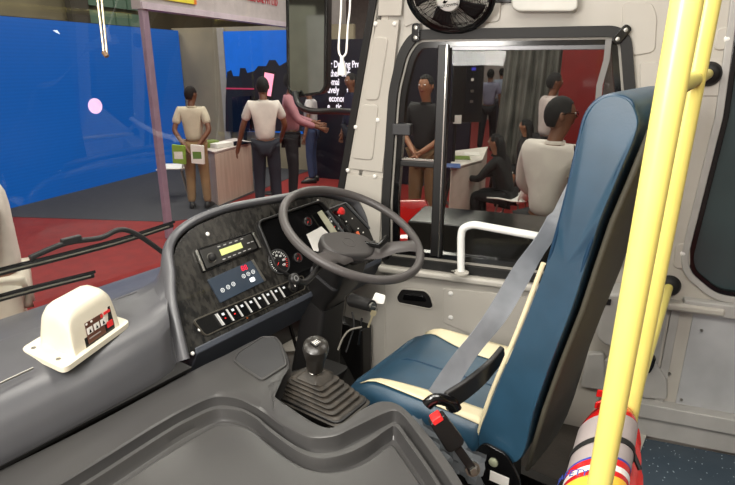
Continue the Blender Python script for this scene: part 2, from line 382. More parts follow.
# floors
cabf = MB().prism(Fr((0, 0, 0), (1, 0, 0), (0, 1, 0)), [(-2.1, .3), (.10, .3), (.33, 2.14), (-.7, 2.16), (-1.30, 2.37), (-2.1, 2.55)], -.06, 0).build('floor', floorm); tag(cabf, kind='structure')
m = mat('speckled_blue_floor', (58, 72, 84), .35, bump=.1, c2=(50, 64, 76))
nt = m.node_tree; bs = nt.nodes['Principled BSDF']; vo = nt.nodes.new('ShaderNodeTexVoronoi'); vo.inputs['Scale'].default_value = 55
tcn = nt.nodes.new('ShaderNodeTexCoord'); nt.links.new(tcn.outputs['Object'], vo.inputs['Vector'])
lt = nt.nodes.new('ShaderNodeMath'); lt.operation = 'LESS_THAN'; lt.inputs[1].default_value = .13; nt.links.new(vo.outputs['Distance'], lt.inputs[0])
mx2 = nt.nodes.new('ShaderNodeMix'); mx2.data_type = 'RGBA'; mx2.inputs[7].default_value = rgb((190, 200, 205))
src = bs.inputs['Base Color'].links[0].from_socket; nt.links.new(src, mx2.inputs[6]); nt.links.new(lt.outputs[0], mx2.inputs[0]); nt.links.new(mx2.outputs[2], bs.inputs['Base Color'])
o = MB().prism(Fr((0, 0, 0), (1, 0, 0), (0, 1, 0)), [(.105, .3), (1.9, .3), (1.9, 2.18), (.335, 2.16)], -.06, -.004).build('floor', m); tag(o, kind='structure')
e0 = hz(641, 435, 0); e1 = hz(618, 492, 0)
dd = (e0-e1).normalized(); sd = dd.cross(UP)
fr = Fr(e1-dd*.8, dd, UP.cross(dd))
o = MB().box(fr, 0, (e0-e1).length+.8, -.02, .02, -.002, .008).build('trim_12', mat('aluminium_strip', (196, 192, 182), .45, metal=.2), bevel=.002); tag(o, kind='structure')
# firewall below the windscreen
o = MB().prism(Fr(B(.95, 0, 0), L, UP), [(-1.5, -.05), (.6, -.05), (.6, .655), (-1.5, .655)], -.03, 0).build('wall_front', blackp); tag(o, kind='structure')

# ================================================================== DASHBOARD
bet = math.radians(28); lean = UP*math.cos(bet)+F*math.sin(bet)
DF = Fr(B(.348, 0, .62), L, lean)
dash = thing('dashboard', B(.45, -.3, .6), 'curved grey dashboard with black instrument panel beneath the windscreen', 'dashboard')
fas_px = [(187, 356), (176, 305), (173, 247), (192, 227), (225, 213), (262, 205), (320, 196), (350, 203)]
fas = DF.quad(fas_px); fas += [(.43, .24), (.455, .03), (.455, -.0), (-.02, -.0)]
fas[0] = (fas[0][0], 0.0)
fasr = roundpoly(fas, [.03, .02, .05, .04, .02, .02, .04, .05, .05, .02, .01, .01], 4)
rad_c = DF.quad([(193, 250), (252, 232), (261, 249), (202, 273)])
MB().prism(DF, fasr, -.03, .0).build('fascia_panel', fasciam, dash, bevel=.003)
# shell: fan of rows from rim to far edges
rim = []     # (point on fascia edge, profile far point)
edge = [fas[0]]+[fas[1], ((fas[1][0]*.5+fas[2][0]*.5), (fas[1][1]*.5+fas[2][1]*.5)), fas[2], fas[3], fas[4], fas[5], fas[6], fas[7], fas[8], (.458, .10)]
edge[0] = (edge[0][0]-.0, -.012)
edge = [tuple(p) for p in catmull([(x, y) for x, y in edge], 5)]
N = len(edge)
cx = -.05; cyq = .16
offs = []
def nrm2(i):
    a = V(edge[max(i-1, 0)]); b = V(edge[min(i+1, N-1)]); t = (b-a).normalized(); return V((-t.y, t.x))
LFAR = -2.1
prof_all = [(.288, .612), (.280, .635), (.284, .67), (.30, .705), (.335, .738), (.40, .757), (.50, .765), (.60, .76), (.72, .730), (.90, .690)]
far_left = prof_all[:8]
def ztop(a):
    for (a0, z0), (a1, z1_) in zip(prof_all[4:], prof_all[5:]):
        if a <= a1: return z0+(z1_-z0)*max(0, (a-a0)/(a1-a0))
    return prof_all[-1][1]
def far_pt(s):
    k = s*(len(far_left)-1); i = min(int(k), len(far_left)-2); t = k-i
    a, b = far_left[i], far_left[i+1]; return a[0]+(b[0]-a[0])*t, a[1]+(b[1]-a[1])*t
iC = 17   # index of the top left corner of the rim
rowsD = [[] for _ in range(9)]
for i, (x, y) in enumerate(edge):
    n2 = nrm2(i)
    if n2.dot(V((x-cx, y-cyq))) < 0: n2 = -n2
    def pt(d, h): return DF.P(x+n2.x*d, y+n2.y*d, h)
    p3 = pt(.034, -.006); a3, l3, z3 = toB(p3)
    for k, p in enumerate((pt(-.002, -.012), pt(0, .016), pt(.012, .024), pt(.026, .016), p3)): rowsD[k].append(p)
    if i <= iC:
        a, z = far_pt(i/iC)
        rowsD[5].append(B(a3*.80+a*.20, l3-.014, z3*.55+z*.45)); rowsD[6].append(B(a3*.45+a*.55, l3-.038, z3*.13+z*.87))
        rowsD[7].append(B(a, l3-.12, z)); rowsD[8].append(B(a, LFAR, z))
    else:
        s = min(1, (i-iC)/9.0)
        if s < .4: fa, fl = .60+.30*s/.4, LFAR
        else: fa, fl = .90, LFAR+(l3-LFAR)*((s-.4)/.6)**.7
        fa = max(a3+.03, min(fa, toB(ws(fl, .70))[0]-.008))
        D = math.hypot(fa-a3, fl-l3)
        for k, d in enumerate((.016, .045, .11)):
            t = min(d, D*(.2, .45, .7)[k])/D; aa = a3+(fa-a3)*t; ll = l3+(fl-l3)*t
            zt_ = ztop(aa); fo = (.55, .16, .0)[k]
            rowsD[5+k].append(B(aa, ll, zt_+(z3-zt_)*fo))
        rowsD[8].append(B(fa, fl, ztop(fa)))
MB().grid(rowsD).build('dash_shell', dashgrey, dash, ang=60, sub=1)
# underside lip of the dash
lp = []
MB().loft([[B(.288, LFAR, .614), B(.40, LFAR, .614), B(.40, LFAR, .60), B(.296, LFAR, .60)], [B(.288, -.62, .614), B(.40, -.62, .614), B(.40, -.62, .60), B(.296, -.62, .60)]]).build('lower_lip', blackr, dash)
lowp = MB().loft([[B(.350, l, .628), B(.343, l, .61), B(.40, l, .50), B(.42, l, .50), B(.46, l, .62)] for l in (-.56, -.3, .0, .25, .455)]).build('lower_panel', mat('blue_grey_lower_panel', (70, 74, 82), .45, bump=.1), dash, bevel=.004)
# white screws on the fascia
def dscrew(u, v, r=.007, m=whitep):
    x, y = DF.hit(u, v); return MB().lathe(DF.P(x, y, .0), DF.z, [(0, -.002), (r, -.002), (r, .002), (r*.5, .0045), (0, .005)], 14).build('screw_cap', m, dash)
dscrew(207.5, 234); dscrew(318, 201); dscrew(199.5, 329.5, .006); dscrew(192.5, 353.5, .006)
# generic px item on dash plane
def dq(px, r, h0, h1, name, m, parent, b=.0015, hh=0):
    p = DF.quad(px, hh); p = roundpoly(p, r) if r else p
    return MB().prism(DF, p, h0, h1).build(name, m, parent, bevel=b)
def lerp4(q, s, t):
    a = V(q[0])*(1-s)+V(q[1])*s; b = V(q[3])*(1-s)+V(q[2])*s; return a*(1-t)+b*t
def sub4(q, s0, t0, s1, t1): return [tuple(lerp4(q, s0, t0)), tuple(lerp4(q, s1, t0)), tuple(lerp4(q, s1, t1)), tuple(lerp4(q, s0, t1))]
# radio
rq = DF.quad([(194, 250), (252, 232), (260, 249), (203, 273)])
rr_ = roundpoly(rq, .008)
radio = MB().prism(DF, rr_, -.004, .008).build('radio', blackg, dash, bevel=.002)
MB().prism(DF, roundpoly(sub4(rq, .05, .1, .93, .9), .003), .006, .011).build('radio_face', mat('radio_face', (40, 39, 37), .35), radio, bevel=.001)
for s0, s1 in ((-.01, .02), (.97, 1.0)):
    MB().prism(DF, roundpoly(sub4(rq, s0, .05, s1, .95), .002), .004, .012).build('side_trim', steel, radio, bevel=.001)
MB().prism(DF, sub4(rq, .33, .34, .70, .62), .010, .0125).build('radio_display', mat('lcd_green', (196, 205, 130), .4, emit=(190, 200, 120), es=.25), radio)
kc = lerp4(rq, .17, .55)
k = MB().lathe(DF.P(kc.x, kc.y, .011), DF.z, [(0, 0), (.014, 0), (.013, .010), (.008, .012), (0, .012)], 24).build('volume_knob', blackp, radio)
MB().lathe(DF.P(kc.x, kc.y, .011), DF.z, [(.0145, 0), (.0165, 0), (.0165, .003), (.0145, .003)], 24).build('knob_ring', steel, radio)
for t_, ss in ((.2, [.34, .44, .54, .64, .74]), (.80, [.34, .43, .52, .61, .70, .79]), (.5, [.82, .89])):
    for s_ in ss:
        c = lerp4(rq, s_, t_); MB().prism(DF, rrect(c.x-.0055, c.y-.0016, c.x+.0055, c.y+.0016, .001), .010, .0135).build('radio_button', mat('button_print', (170, 170, 168), .4), radio)
# climate screen
cq = DF.quad([(206, 284), (252, 259), (265, 283), (221, 304)])
cq = DF.quad([(207, 280), (252, 260), (265, 281), (220, 303)])
scr = MB().prism(DF, roundpoly(cq, .003), -.004, .006).build('control_screen', mat('screen_slate', (52, 60, 70), .2, emit=(40, 52, 66), es=.25), dash, bevel=.001)
MB().prism(DF, sub4(cq, .955, 0, 1.0, 1), .005, .009).build('side_trim', steel, scr, bevel=.001)
icon = mat('icon_white', (205, 208, 210), .4, emit=(200, 205, 210), es=.3)
for s_, t_ in ((.14, .60), (.26, .58), (.38, .56), (.64, .45), (.75, .45), (.86, .45)):
    c = lerp4(cq, s_, t_); n = 14
    oo = [(c.x+.0075*math.cos(i*6.283/n), c.y+.0075*math.sin(i*6.283/n)) for i in range(n)]; ii = [(c.x+.0055*math.cos(i*6.283/n), c.y+.0055*math.sin(i*6.283/n)) for i in range(n)]
    mb = MB().ring(DF, oo, ii, .006, .0068)
    mb.box(DF, c.x-.003, c.x+.003, c.y-.0006, c.y+.0008, .006, .0068).box(DF, c.x-.0006, c.x+.0008, c.y-.003, c.y+.003, .006, .0068); mb.build('screen_icon', icon, scr)
c = lerp4(cq, .76, .72); MB().prism(DF, rrect(c.x-.011, c.y-.0075, c.x+.011, c.y+.0075, .006), .006, .0075).build('screen_button', mat('button_lit', (235, 240, 245), .4, emit=(235, 240, 250), es=.6), scr)
c = lerp4(cq, .74, .17); text('88', .026, DF.P(c.x, c.y, .0065), DF.x, DF.y, mat('digit_red', (190, 30, 55), .4, emit=(215, 30, 60), es=.9), scr, 'screen_digits', sx=1.1)
# instrument cluster
iq = DF.quad([(258, 226), (305, 208), (350, 228), (345, 262), (292, 281), (272, 262)])
clus = MB().prism(DF, roundpoly(DF.quad([(257, 224), (318, 203), (352, 240), (300, 282), (275, 268)]), .02), -.002, .003).build('instrument_cluster', blackg, dash, bevel=.002)
ip = roundpoly(DF.quad([(257, 224), (318, 203), (352, 240), (300, 282), (275, 268)]), .02)
MB().ring(DF, shrink(ip, -.010), ip, -.002, .018).build('cluster_hood', blackp, clus, bevel=.004)
gw = mat('gauge_print', (225, 225, 220), .4, emit=(220, 220, 215), es=.25); gr = mat('gauge_red', (220, 40, 35), .4, emit=(220, 40, 35), es=.4)
def gauge(u, v, R, ticks, name, nums):
    cx_, cy_ = DF.hit(u, v)
    g = MB().lathe(DF.P(cx_, cy_, .003), DF.z, [(0, 0), (R, 0), (R, .003), (R*.94, .005), (R*.92, .002), (0, .002)], 32).build(name, mat('dial_black', (16, 16, 17), .4), clus)
    MB().lathe(DF.P(cx_, cy_, .004), DF.z, [(R*.97, 0), (R*1.03, 0), (R*1.03, .006), (R*.97, .006)], 36).build('dial_ring', mat('dial_ring_grey', (90, 90, 90), .3, metal=.5), g)
    mb = MB(); mr = MB()
    for k in range(ticks):
        a = math.radians(225-270*k/(ticks-1)); r0 = R*(.70 if k % 2 == 0 else .78)
        e = DF.x*math.cos(a)+DF.y*math.sin(a); t = DF.z.cross(e); c = DF.P(cx_, cy_, .006)
        q = (mr if k >= ticks-5 else mb); w = .0012 if R > .03 else .0008
        q.add([c+e*r0-t*w, c+e*r0+t*w, c+e*R*.9+t*w, c+e*R*.9-t*w], [(0, 1, 2, 3)])
    mb.build('tick_marks', gw, g); mr.build('red_tick_marks', gr, g)
    for k in range(nums):
        a = math.radians(225-270*k/(nums-1)); text(str(k*20), R*.24, DF.P(cx_+math.cos(a)*R*.52, cy_+math.sin(a)*R*.52, .006), DF.x, DF.y, gw, g, 'dial_numerals', .0003)
    a = math.radians(215); e = DF.x*math.cos(a)+DF.y*math.sin(a); c = DF.P(cx_, cy_, .008)
    MB().cyl(c-e*R*.1, c+e*R*.62, .0016, .0006, 8).build('needle', gr, g)
    MB().lathe(c, DF.z, [(0, -.002), (R*.12, -.002), (R*.1, .003), (0, .004)], 16).build('needle_cap', blackp, g)
gauge(278, 262, .046, 25, 'speedometer', 7)
gauge(297, 258, .018, 11, 'small_gauge', 0)
gauge(334, 226, .046, 25, 'rev_counter', 6)
gauge(307, 222, .018, 11, 'small_gauge', 0)
# paper sheet lying on the cluster behind the wheel
pf = DF.quad([(303, 236), (318, 228), (333, 243), (318, 254), (310, 252)])
o = MB().prism(DF, pf, .020, .0215).build('paper_slip', labelw); tag(o, 'white paper slip tucked over the instrument dials behind the steering wheel', 'paper')
MB().prism(DF, DF.quad([(314, 214), (318, 212), (336, 237), (331, 240)]), .018, .024).build('silver_trim_strip', mat('pale_strip', (190, 188, 165), .4, metal=.3), dash, bevel=.001)
# right pod with the red push button
rp_ = roundpoly(DF.quad([(326, 211), (344, 204), (378, 240), (352, 246)]), .01)
pod = MB().prism(DF, rp_, -.002, .006).build('switch_pod', blackg, dash, bevel=.002)
MB().ring(DF, shrink(rp_, -.006), rp_, -.002, .014).build('pod_rim', mat('pod_rim_grey', (110, 112, 114), .3, metal=.4), pod, bevel=.002)
x, y = DF.hit(341, 211.5, .02)
MB().lathe(DF.P(x, y, .006), DF.z, [(0, 0), (.008, 0), (.008, .012), (.016, .014), (.017, .022), (.012, .026), (0, .027)], 24).build('red_button', redb, pod)
for u, v in [(334, 219), (345, 222), (351, 219), (357, 229), (362, 233), (338, 216)]:
    x, y = DF.hit(u, v); MB().lathe(DF.P(x, y, .006), DF.z, [(0, -.002), (.003, -.002), (.0025, .004), (0, .005)], 10).build('warning_light', whitep, pod)
for u, v in [(341, 225), (347, 229)]:
    x, y = DF.hit(u, v); MB().prism(DF, rrect(x-.009, y-.018, x+.009, y+.018, .003), .004, .014).build('rocker_switch', blackp, pod, bevel=.002)
x, y = DF.hit(357, 236); MB().prism(DF, rrect(x-.004, y-.018, x+.004, y+.018, .002), .004, .016).build('orange_lever', mat('orange_lever', (225, 110, 70), .4), pod, bevel=.001)
# switch row
sq = DF.quad([(193, 321), (302, 276), (304, 289), (205, 336)])
sq = [lerp4(sq, 0, 0), lerp4(sq, 1, 0), lerp4(sq, 1, 1), lerp4(sq, 0, 1)]; sq = [tuple(p) for p in sq]
bank = MB().prism(DF, roundpoly(sq, .012), -.002, .006).build('switch_bank', mat('bank_black', (20, 19, 18), .25), dash, bevel=.002)
srp = roundpoly(sq, .012); MB().ring(DF, shrink(srp, -.003), shrink(srp, .001), -.002, .008).build('bank_rim', mat('bank_rim', (80, 76, 68), .3, metal=.3), bank, bevel=.001)
first = None
for k in range(8):
    s0 = .155+k*.083
    c = lerp4(sq, s0+.035, .5)
    if first is None:
        first = MB().prism(DF, roundpoly(sub4(sq, s0, .1, s0+.072, .9), .003), .004, .015).build('rocker_switch', blackg, bank, bevel=.002); fc = c
        MB().prism(DF, sub4(sq, s0-.006, .12, s0+.004, .88), .005, .0165).build('switch_edge', mat('switch_edge', (200, 200, 198), .3), first)
        MB().prism(DF, sub4(sq, s0+.028, .22, s0+.048, .36), .014, .0158).build('switch_icon', icon, first)
        base = first
    else:
        dvv = DF.x*(c.x-fc.x)+DF.y*(c.y-fc.y)
        cc = base.copy(); col.objects.link(cc); cc.parent = bank; cc.matrix_parent_inverse = base.matrix_parent_inverse.copy(); cc.location = base.location+dvv
        for ch in list(base.children):
            d2 = ch.copy(); col.objects.link(d2); d2.parent = cc; d2.matrix_parent_inverse = ch.matrix_parent_inverse.copy()
for k in (0, 1):
    c = lerp4(sq, .155+k*.083+.036, .55); MB().prism(DF, rrect(c.x-.003, c.y-.002, c.x+.003, c.y+.002, .001), .0145, .0163).build('red_indicator', gr, bank)
c = lerp4(sq, .87, .5)
kn = MB().lathe(DF.P(c.x, c.y, .006), DF.z, [(0, 0), (.017, 0), (.016, .012), (.010, .014), (0, .014)], 24).build('light_knob', blackp, bank)
MB().lathe(DF.P(c.x, c.y, .006), DF.z, [(.0175, 0), (.020, 0), (.019, .006), (.0175, .006)], 28).build('knob_ring', steel, kn)
MB().box(DF, c.x-.0015, c.x+.0015, c.y-.002, c.y+.012, .018, .0215).build('knob_pointer', whitep, kn)
x, y = DF.hit(247, 318); MB().lathe(DF.P(x, y, 0), DF.z, [(0, -.002), (.003, -.002), (.002, .003), (0, .003)], 10).build('orange_lamp', mat('orange_lamp', (220, 110, 50), .4), dash)
# ================================================================== ENGINE COVER
ZC = .600
R0 = [(-150, 535), (0, 467.5), (100, 418.5), (190, 370), (225, 353), (262, 335), (280, 340), (290, 366), (266, 384), (292, 407), (325, 426), (345, 421), (362, 408), (382, 400), (402, 406), (425, 430), (455, 470), (490, 530)]
G1 = [(-60, 548), (60, 483), (153, 426), (185, 408), (213, 396), (236, 397), (252, 404), (264, 411), (280, 423), (300, 434), (314, 438), (335, 436), (353, 428), (385, 413), (399, 412), (416, 432), (440, 466), (475, 520)]
G2 = [(-40, 556), (75, 488), (165, 431), (192, 416), (217, 406), (240, 408), (256, 416), (268, 427), (285, 440), (303, 451), (322, 455), (342, 452), (365, 442), (388, 426), (396, 424), (408, 440), (430, 471), (462, 525)]
G3 = [(-20, 562), (90, 494), (172, 442), (195, 428), (219, 416), (239, 418), (254, 425), (266, 435), (286, 450), (305, 460), (325, 464), (345, 462), (366, 454), (386, 440), (393, 438), (402, 450), (420, 476), (450, 528)]
def crow(px, n=6):
    z = ZC; return catmull([hz(u, v, z) for u, v in px], n)
c0, c1, c2, c3 = crow(R0, 8), crow(G1, 8), crow(G2, 8), crow(G3, 8)
def dz(row, z): return [p+UP*z for p in row]
def mixr(a, b, t, z): return [p*(1-t)+q*t+UP*z for p, q in zip(a, b)]
far = [hz(u, 640, ZC) for u, v in catmull([V((u, v, 0)).to_2d() if False else V((u, v)) for u, v in G3], 8) for _ in (0,)] if False else None
fr_ = catmull([V((u, v)) for u, v in G3], 8)
c4 = [hz(p.x*.8+60, 640, ZC) for p in fr_]
rowsE = [dz(c0, -.55), dz(c0, -.05), dz(c0, -.012), mixr(c0, c1, .04, -.003), mixr(c0, c1, .12, 0), mixr(c0, c1, .6, 0), mixr(c0, c1, .90, .0), mixr(c0, c1, .97, -.001), mixr(c0, c1, 1.0, -.005),
         mixr(c1, c2, .06, -.026), mixr(c1, c2, .15, -.034), mixr(c1, c2, .50, -.034), mixr(c1, c2, .62, -.014), mixr(c1, c2, .68, -.010), mixr(c1, c2, .96, -.010), mixr(c1, c2, 1.0, -.014), mixr(c2, c3, .08, -.034),
         mixr(c2, c3, .20, -.042), mixr(c2, c3, .72, -.042), mixr(c2, c3, .92, -.026), mixr(c3, c4, .01, -.021), mixr(c3, c4, .03, -.020), mixr(c3, c4, .2, -.020), mixr(c3, c4, 1, -.020)]
ec = thing('engine_cover', B(-.1, -.9, 0), 'large grey moulded engine cover with curved raised ribs between dash and seat', 'engine cover')
MB().grid(rowsE).build('cover_shell', covergrey, ec, ang=25)
# storage tray at the front corner
TF = Fr((0, 0, ZC), (1, 0, 0), (0, 1, 0))
tray = roundpoly(TF.quad([(234, 361), (238, 354), (262, 338), (275, 338), (281, 345), (286, 366), (262, 381), (244, 369)]), .012)
MB().prism(TF, tray, -.002, .003).build('tray_floor', covergrey2, ec, bevel=.001)
MB().ring(TF, shrink(tray, -.004), shrink(tray, .003), -.002, .006).build('tray_rim', covergrey, ec, bevel=.002)
# ================================================================== GEAR LEVER
gc = (hz(268, 389, .52)+hz(332, 425, .52))*.5+L*.076; gear = thing('gear_lever', gc, 'black gear lever with ribbed rubber boot between engine cover and seat', 'gear lever')
GF = Fr((gc.x, gc.y, 0), L, -F)
rings = []
def gring(w, h, z): return [GF.P(x, y, 0)+UP*z for x, y in rrect(-w, -h, w, h, min(w, h)*.35, 5)]
w0, w1 = .078, .038
zz = .505; nR = 7
for k in range(nR):
    t = k/(nR); w = w0+(w1-w0)*t; h = .150+(.044-.150)*t
    z = zz + .075*t
    rings += [gring(w, h, z), gring(w+.002, h+.002, z+.004), gring(w-.004, h-.004, z+.009), gring(w-.012, h-.012, z+.006)]
rings += [gring(.044, .040, zz+.078), gring(.030, .028, zz+.088), gring(.018, .018, zz+.095)]
MB().loft(rings).build('rubber_boot', bootm, gear, ang=60)
MB().prism(Fr((gc.x, gc.y, .50), L, -F), rrect(-.076, -.145, .076, .145, .03), -.02, .001).build('base_plate', blackp, gear, bevel=.003)
gt = hz(316, 343, .715)
g0 = V((gc.x, gc.y, zz+.085)); ax = (gt-g0).normalized(); gl = (gt-g0).length
MB().lathe(g0, ax, [(.017, 0), (.020, .003), (.020, .016), (.014, .020), (.012, .05)], 20).build('collar', steel, gear)
kn = MB().lathe(g0, ax, [(.016, .16*gl), (.025, .20*gl), (.027, .42*gl), (.033, .66*gl), (.037, .82*gl), (.035, .93*gl), (.024, gl), (0, gl+.003)], 28).build('knob', mat('knob_black', (40, 37, 34), .3), gear)
KF = Fr(g0+ax*(gl+.002), L, F-ax*F.dot(ax))
MB().prism(KF, rrect(-.015, -.012, .015, .012, .004), -.003, .0012).build('shift_badge', blackp, kn)
mb = MB()
for x in (-.009, -.003, .003, .009): mb.box(KF, x-.0009, x+.0009, -.008, .008, .001, .0022)
mb.box(KF, -.009, .009, -.0009, .0009, .001, .0022); mb.build('shift_pattern', labelw, kn)
# second, lower boot behind (hand lever boot)
hb_ = hz(322, 366, .46); MB().prism(Fr((hb_.x, hb_.y, .40), L, -F), rrect(-.06, -.05, .08, .06, .02), -.04, .0, .8).build('rear_boot', blackr, gear, bevel=.006)
# floor tunnel under the boot
o = MB().prism(Fr((gc.x, gc.y, 0), L, -F), rrect(-.11, -.14, .11, .14, .03), 0, .48).build('floor_tunnel', blackp, bevel=.006); tag(o, 'black floor tunnel box carrying the gear lever boot', 'floor box')
# ================================================================== STEERING
al = math.radians(26); WC = B(.20, .05, .875); R = .262
nW = UP*math.cos(al)-F*math.sin(al); SF = Fr(WC, L, nW.cross(L))
sw = thing('steering_wheel', WC, 'large dark grey two-spoke steering wheel in front of the driver seat', 'steering wheel')
MB().tube([SF.P(R*math.cos(t*2*math.pi/64), R*math.sin(t*2*math.pi/64)) for t in range(64)], (.0155, .0155), 16, closed=True).build('rim', wheelm, sw)
HD = -.050                                          # the hub is dished below the rim
ph = math.atan2(*reversed(SF.hit(419, 246))); ph2 = math.atan2(*reversed(SF.hit(314, 268)))
e1 = SF.x*math.cos(ph*.6)+SF.y*math.sin(ph*.6); HF_ = Fr(WC, e1, nW.cross(e1))
padp = roundpoly([(-.118, -.02), (-.10, .050), (.0, .072), (.10, .050), (.118, -.02), (.07, -.072), (-.07, -.072)], .035, 5)
hub = MB().prism(HF_, padp, HD-.045, HD).build('hub_pad', hubm, sw, bevel=.012, seg=4)
MB().lathe(HF_.P(0, 0, HD-.001), nW, [(.022, 0), (.026, .0), (.026, .0022), (.022, .0022)], 24, ref=SF.x).build('horn_badge', mat('badge_dark', (70, 67, 66), .3), hub)
MB().lathe(SF.P(0, 0, HD-.07), nW, [(.055, 0), (.075, .02), (.085, .04)], 28).build('hub_base', blackp, sw)
for an in (ph, ph2):
    c_, s_ = math.cos(an), math.sin(an); mb = MB(); secs = []
    for t, w, h, th in ((.06, .058, HD-.022, .014), (.12, .046, HD-.014, .012), (.18, .034, HD*.55, .010), (.225, .032, HD*.2, .010), (.255, .036, -.003, .011)):
        q0 = SF.P(c_*t, s_*t, h); yy = SF.y*c_-SF.x*s_
        secs.append([q0+yy*(w*math.cos(q*math.pi/6))+SF.z*(th*math.sin(q*math.pi/6)) for q in range(12)])
    mb.loft(secs).build('spoke', wheelm, sw)
sc = thing('steering_column', B(.28, .05, .4), 'black steering column shroud with stalks and ignition lock', 'steering column')
def colsec(d, w, h, off=0):
    c = SF.P(0, off, -d); return [c+SF.x*x+SF.y*y for x, y in rrect(-w, -h, w, h, min(w, h)*.4, 4)]
secs = [colsec(.07, .055, .05), colsec(.09, .085, .065), colsec(.17, .088, .070, -.005), colsec(.23, .080, .066, -.01), colsec(.30, .070, .055), colsec(.34, .072, .055)]
MB().loft(secs).build('upper_shroud', blackp, sc, bevel=.004)
b0 = SF.P(0, 0, -.33); b1 = B(.42, .02, .0)
MB().loft([[b0+(b1-b0)*t+SF.x*x+(SF.y)*y for x, y in rrect(-w, -h, w, h, .02, 4)] for t, w, h in ((0, .074, .058), (.3, .078, .062), (.7, .085, .075), (1, .11, .10))]).build('lower_gaiter', mat('gaiter_black', (30, 29, 29), .5), sc)
MB().ring(SF, [(x, y) for x, y in rrect(-.089, -.074, .089, .066, .028, 4)], [(x, y) for x, y in rrect(-.084, -.070, .084, .062, .028, 4)], -.205, -.195).build('shroud_seam', mat('seam_grey', (60, 60, 62), .3), sc)
# left stalk with round end
s0 = SF.P(-.07, .0, -.11); s1 = hd(306, 282, 1.66); s2 = hd(294, 279, 1.60)
MB().tube(catmull([s0, s0+(s1-s0)*.5+UP*.01, s1, s2], 5), [.011, .0105, .010]+[.0095]*12+[.010], 12).build('stalk', blackp, sc)
k = MB().lathe(s2-(DF.z*.012), DF.z, [(0, 0), (.013, 0), (.017, .006), (.017, .018), (.012, .022), (0, .022)], 20).build('stalk_knob', blackp, sc)
MB().lathe(s2+(DF.z*.0095), DF.z, [(.006, 0), (.009, 0), (.009, .0015), (.006, .0015)], 18).build('stalk_ring', mat('grey_print', (120, 120, 120), .4), k)
# right stalk
r0 = SF.P(.08, .03, -.09); r1 = hd(379, 246, 2.02); r2 = hd(387, 238, 2.06)
MB().tube([r0, r0+(r1-r0)*.6, r1, r2], [.008, .009, .012, .013], 12).build('stalk', blackg, sc)
# ignition lock
i0 = hd(352, 300, 1.80); i1 = hd(372, 306, 1.72)
lock = MB().cyl(i0, i1, .022, .019, 20).build('ignition_lock', blackp, sc)
MB().cyl(i1, i1+(i1-i0).normalized()*.006, .0125, .011, 16).build('lock_face', steel, lock)
key = thing('key_ring', i1, 'small silver ignition keys with white tag hanging from the steering column lock', 'keys')
kd = i1+(i1-i0).normalized()*.008
MB().tube([kd+UP*(.012*math.cos(t*.52))-UP*.012+RV*(.012*math.sin(t*.52)) for t in range(12)], .0012, 6, closed=True).build('ring', steel, key)
KX = Fr(kd-UP*.02, RV*.9+UP*-.3, UP)
MB().box(KX, -.003, .003, -.055, .0, -.001, .001).prism(KX, rrect(-.009, -.012, .009, .006, .006), -.0015, .0015).build('key', mat('brass_key', (205, 195, 160), .35, metal=.8), key)
MB().prism(Fr(hd(378, 298, 1.74), RV, UP+RV*.3), roundpoly([(-.022, -.014), (.018, -.020), (.024, .008), (-.008, .018)], .005), -.003, .003).build('key_tag', whitep, key)
# cables and pedals in the footwell
for i, pxs in enumerate([[(352, 312), (354, 325), (350, 340), (346, 352)], [(362, 318), (360, 330), (358, 345)], [(338, 350), (343, 338), (350, 330), (362, 327)]]):
    o = MB().tube(catmull([hd(u, v, 1.98-.02*i) for u, v in pxs], 5), .0035, 8).build('cable', [blackp, blackg, mat('pale_cable', (110, 106, 98), .4)][i])
    tag(o, ['thin black wire dangling below the ignition lock', 'black looped wire behind the dangling keys', 'pale cable curving beneath the steering column'][i], 'cable')
for i, (a, l) in enumerate([(.50, -.10), (.50, .12), (.50, .26)]):
    pd = thing('foot_pedal', B(a, l, .0), ['black clutch pedal beside the steering column foot', 'black brake pedal right of the steering column', 'black accelerator pedal nearest the side wall'][i], 'pedal', 'foot pedals')
    fr = Fr(B(a-.04, l, .16), L, UP*.7+F*.5)
    MB().prism(fr, rrect(-.035, -.04 if i < 2 else -.20, .035, .04, .008), 0, .012).build('pad', blackr, pd, bevel=.003)
    MB().tube([B(a-.03, l, .16), B(a+.05, l, .18), B(a+.12, l, .40)], .008, 8).build('arm', blackg, pd)
# dark side step box below driver's window inside the footwell
o = MB().prism(Fr(B(.40, .40, 0), L, F), [(-.05, -.02), (.03, -.02), (.03, .3), (-.05, .3)], 0, .30).build('footwell_box', blackp, bevel=.01); tag(o, 'black plastic box low in the footwell against the side wall', 'box')

# ================================================================== SWITCH HOUSING ON DASH
zf = .765
q1, q2, q3 = hz(20, 350, zf), hz(65, 369.5, zf), hz(131, 322, zf); q4 = q1+(q3-q2)
HF = Fr(V((q2.x, q2.y, zf)), (q3-q2), (q1-q2)); 
LX = (q3-q2).length; LY = (q1-q2).length
SHX = (q1-q2).dot(HF.x)
hs = thing('switch_housing', (q1+q3)/2, 'cream plastic switch housing screwed to the grey dashboard top', 'switch box')
if HF.z.z < 0: HF = Fr(HF.o, HF.x, -HF.y)
HY = [HF.y.dot(q1-q2)]
sy = 1 if HY[0] > 0 else -1
LY = abs(HY[0]); SHX = (q1-q2).dot(HF.x)/LY; _P = HF.P
HF.P = lambda x, y, h=0: _P(x+SHX*abs(y), y, h)
fl = roundpoly([(-.004, 0), (LX, 0), (LX, sy*LY), (0, sy*LY)], .022)
MB().prism(HF, fl, -.012, .004).build('flange', creamp, hs, bevel=.002)
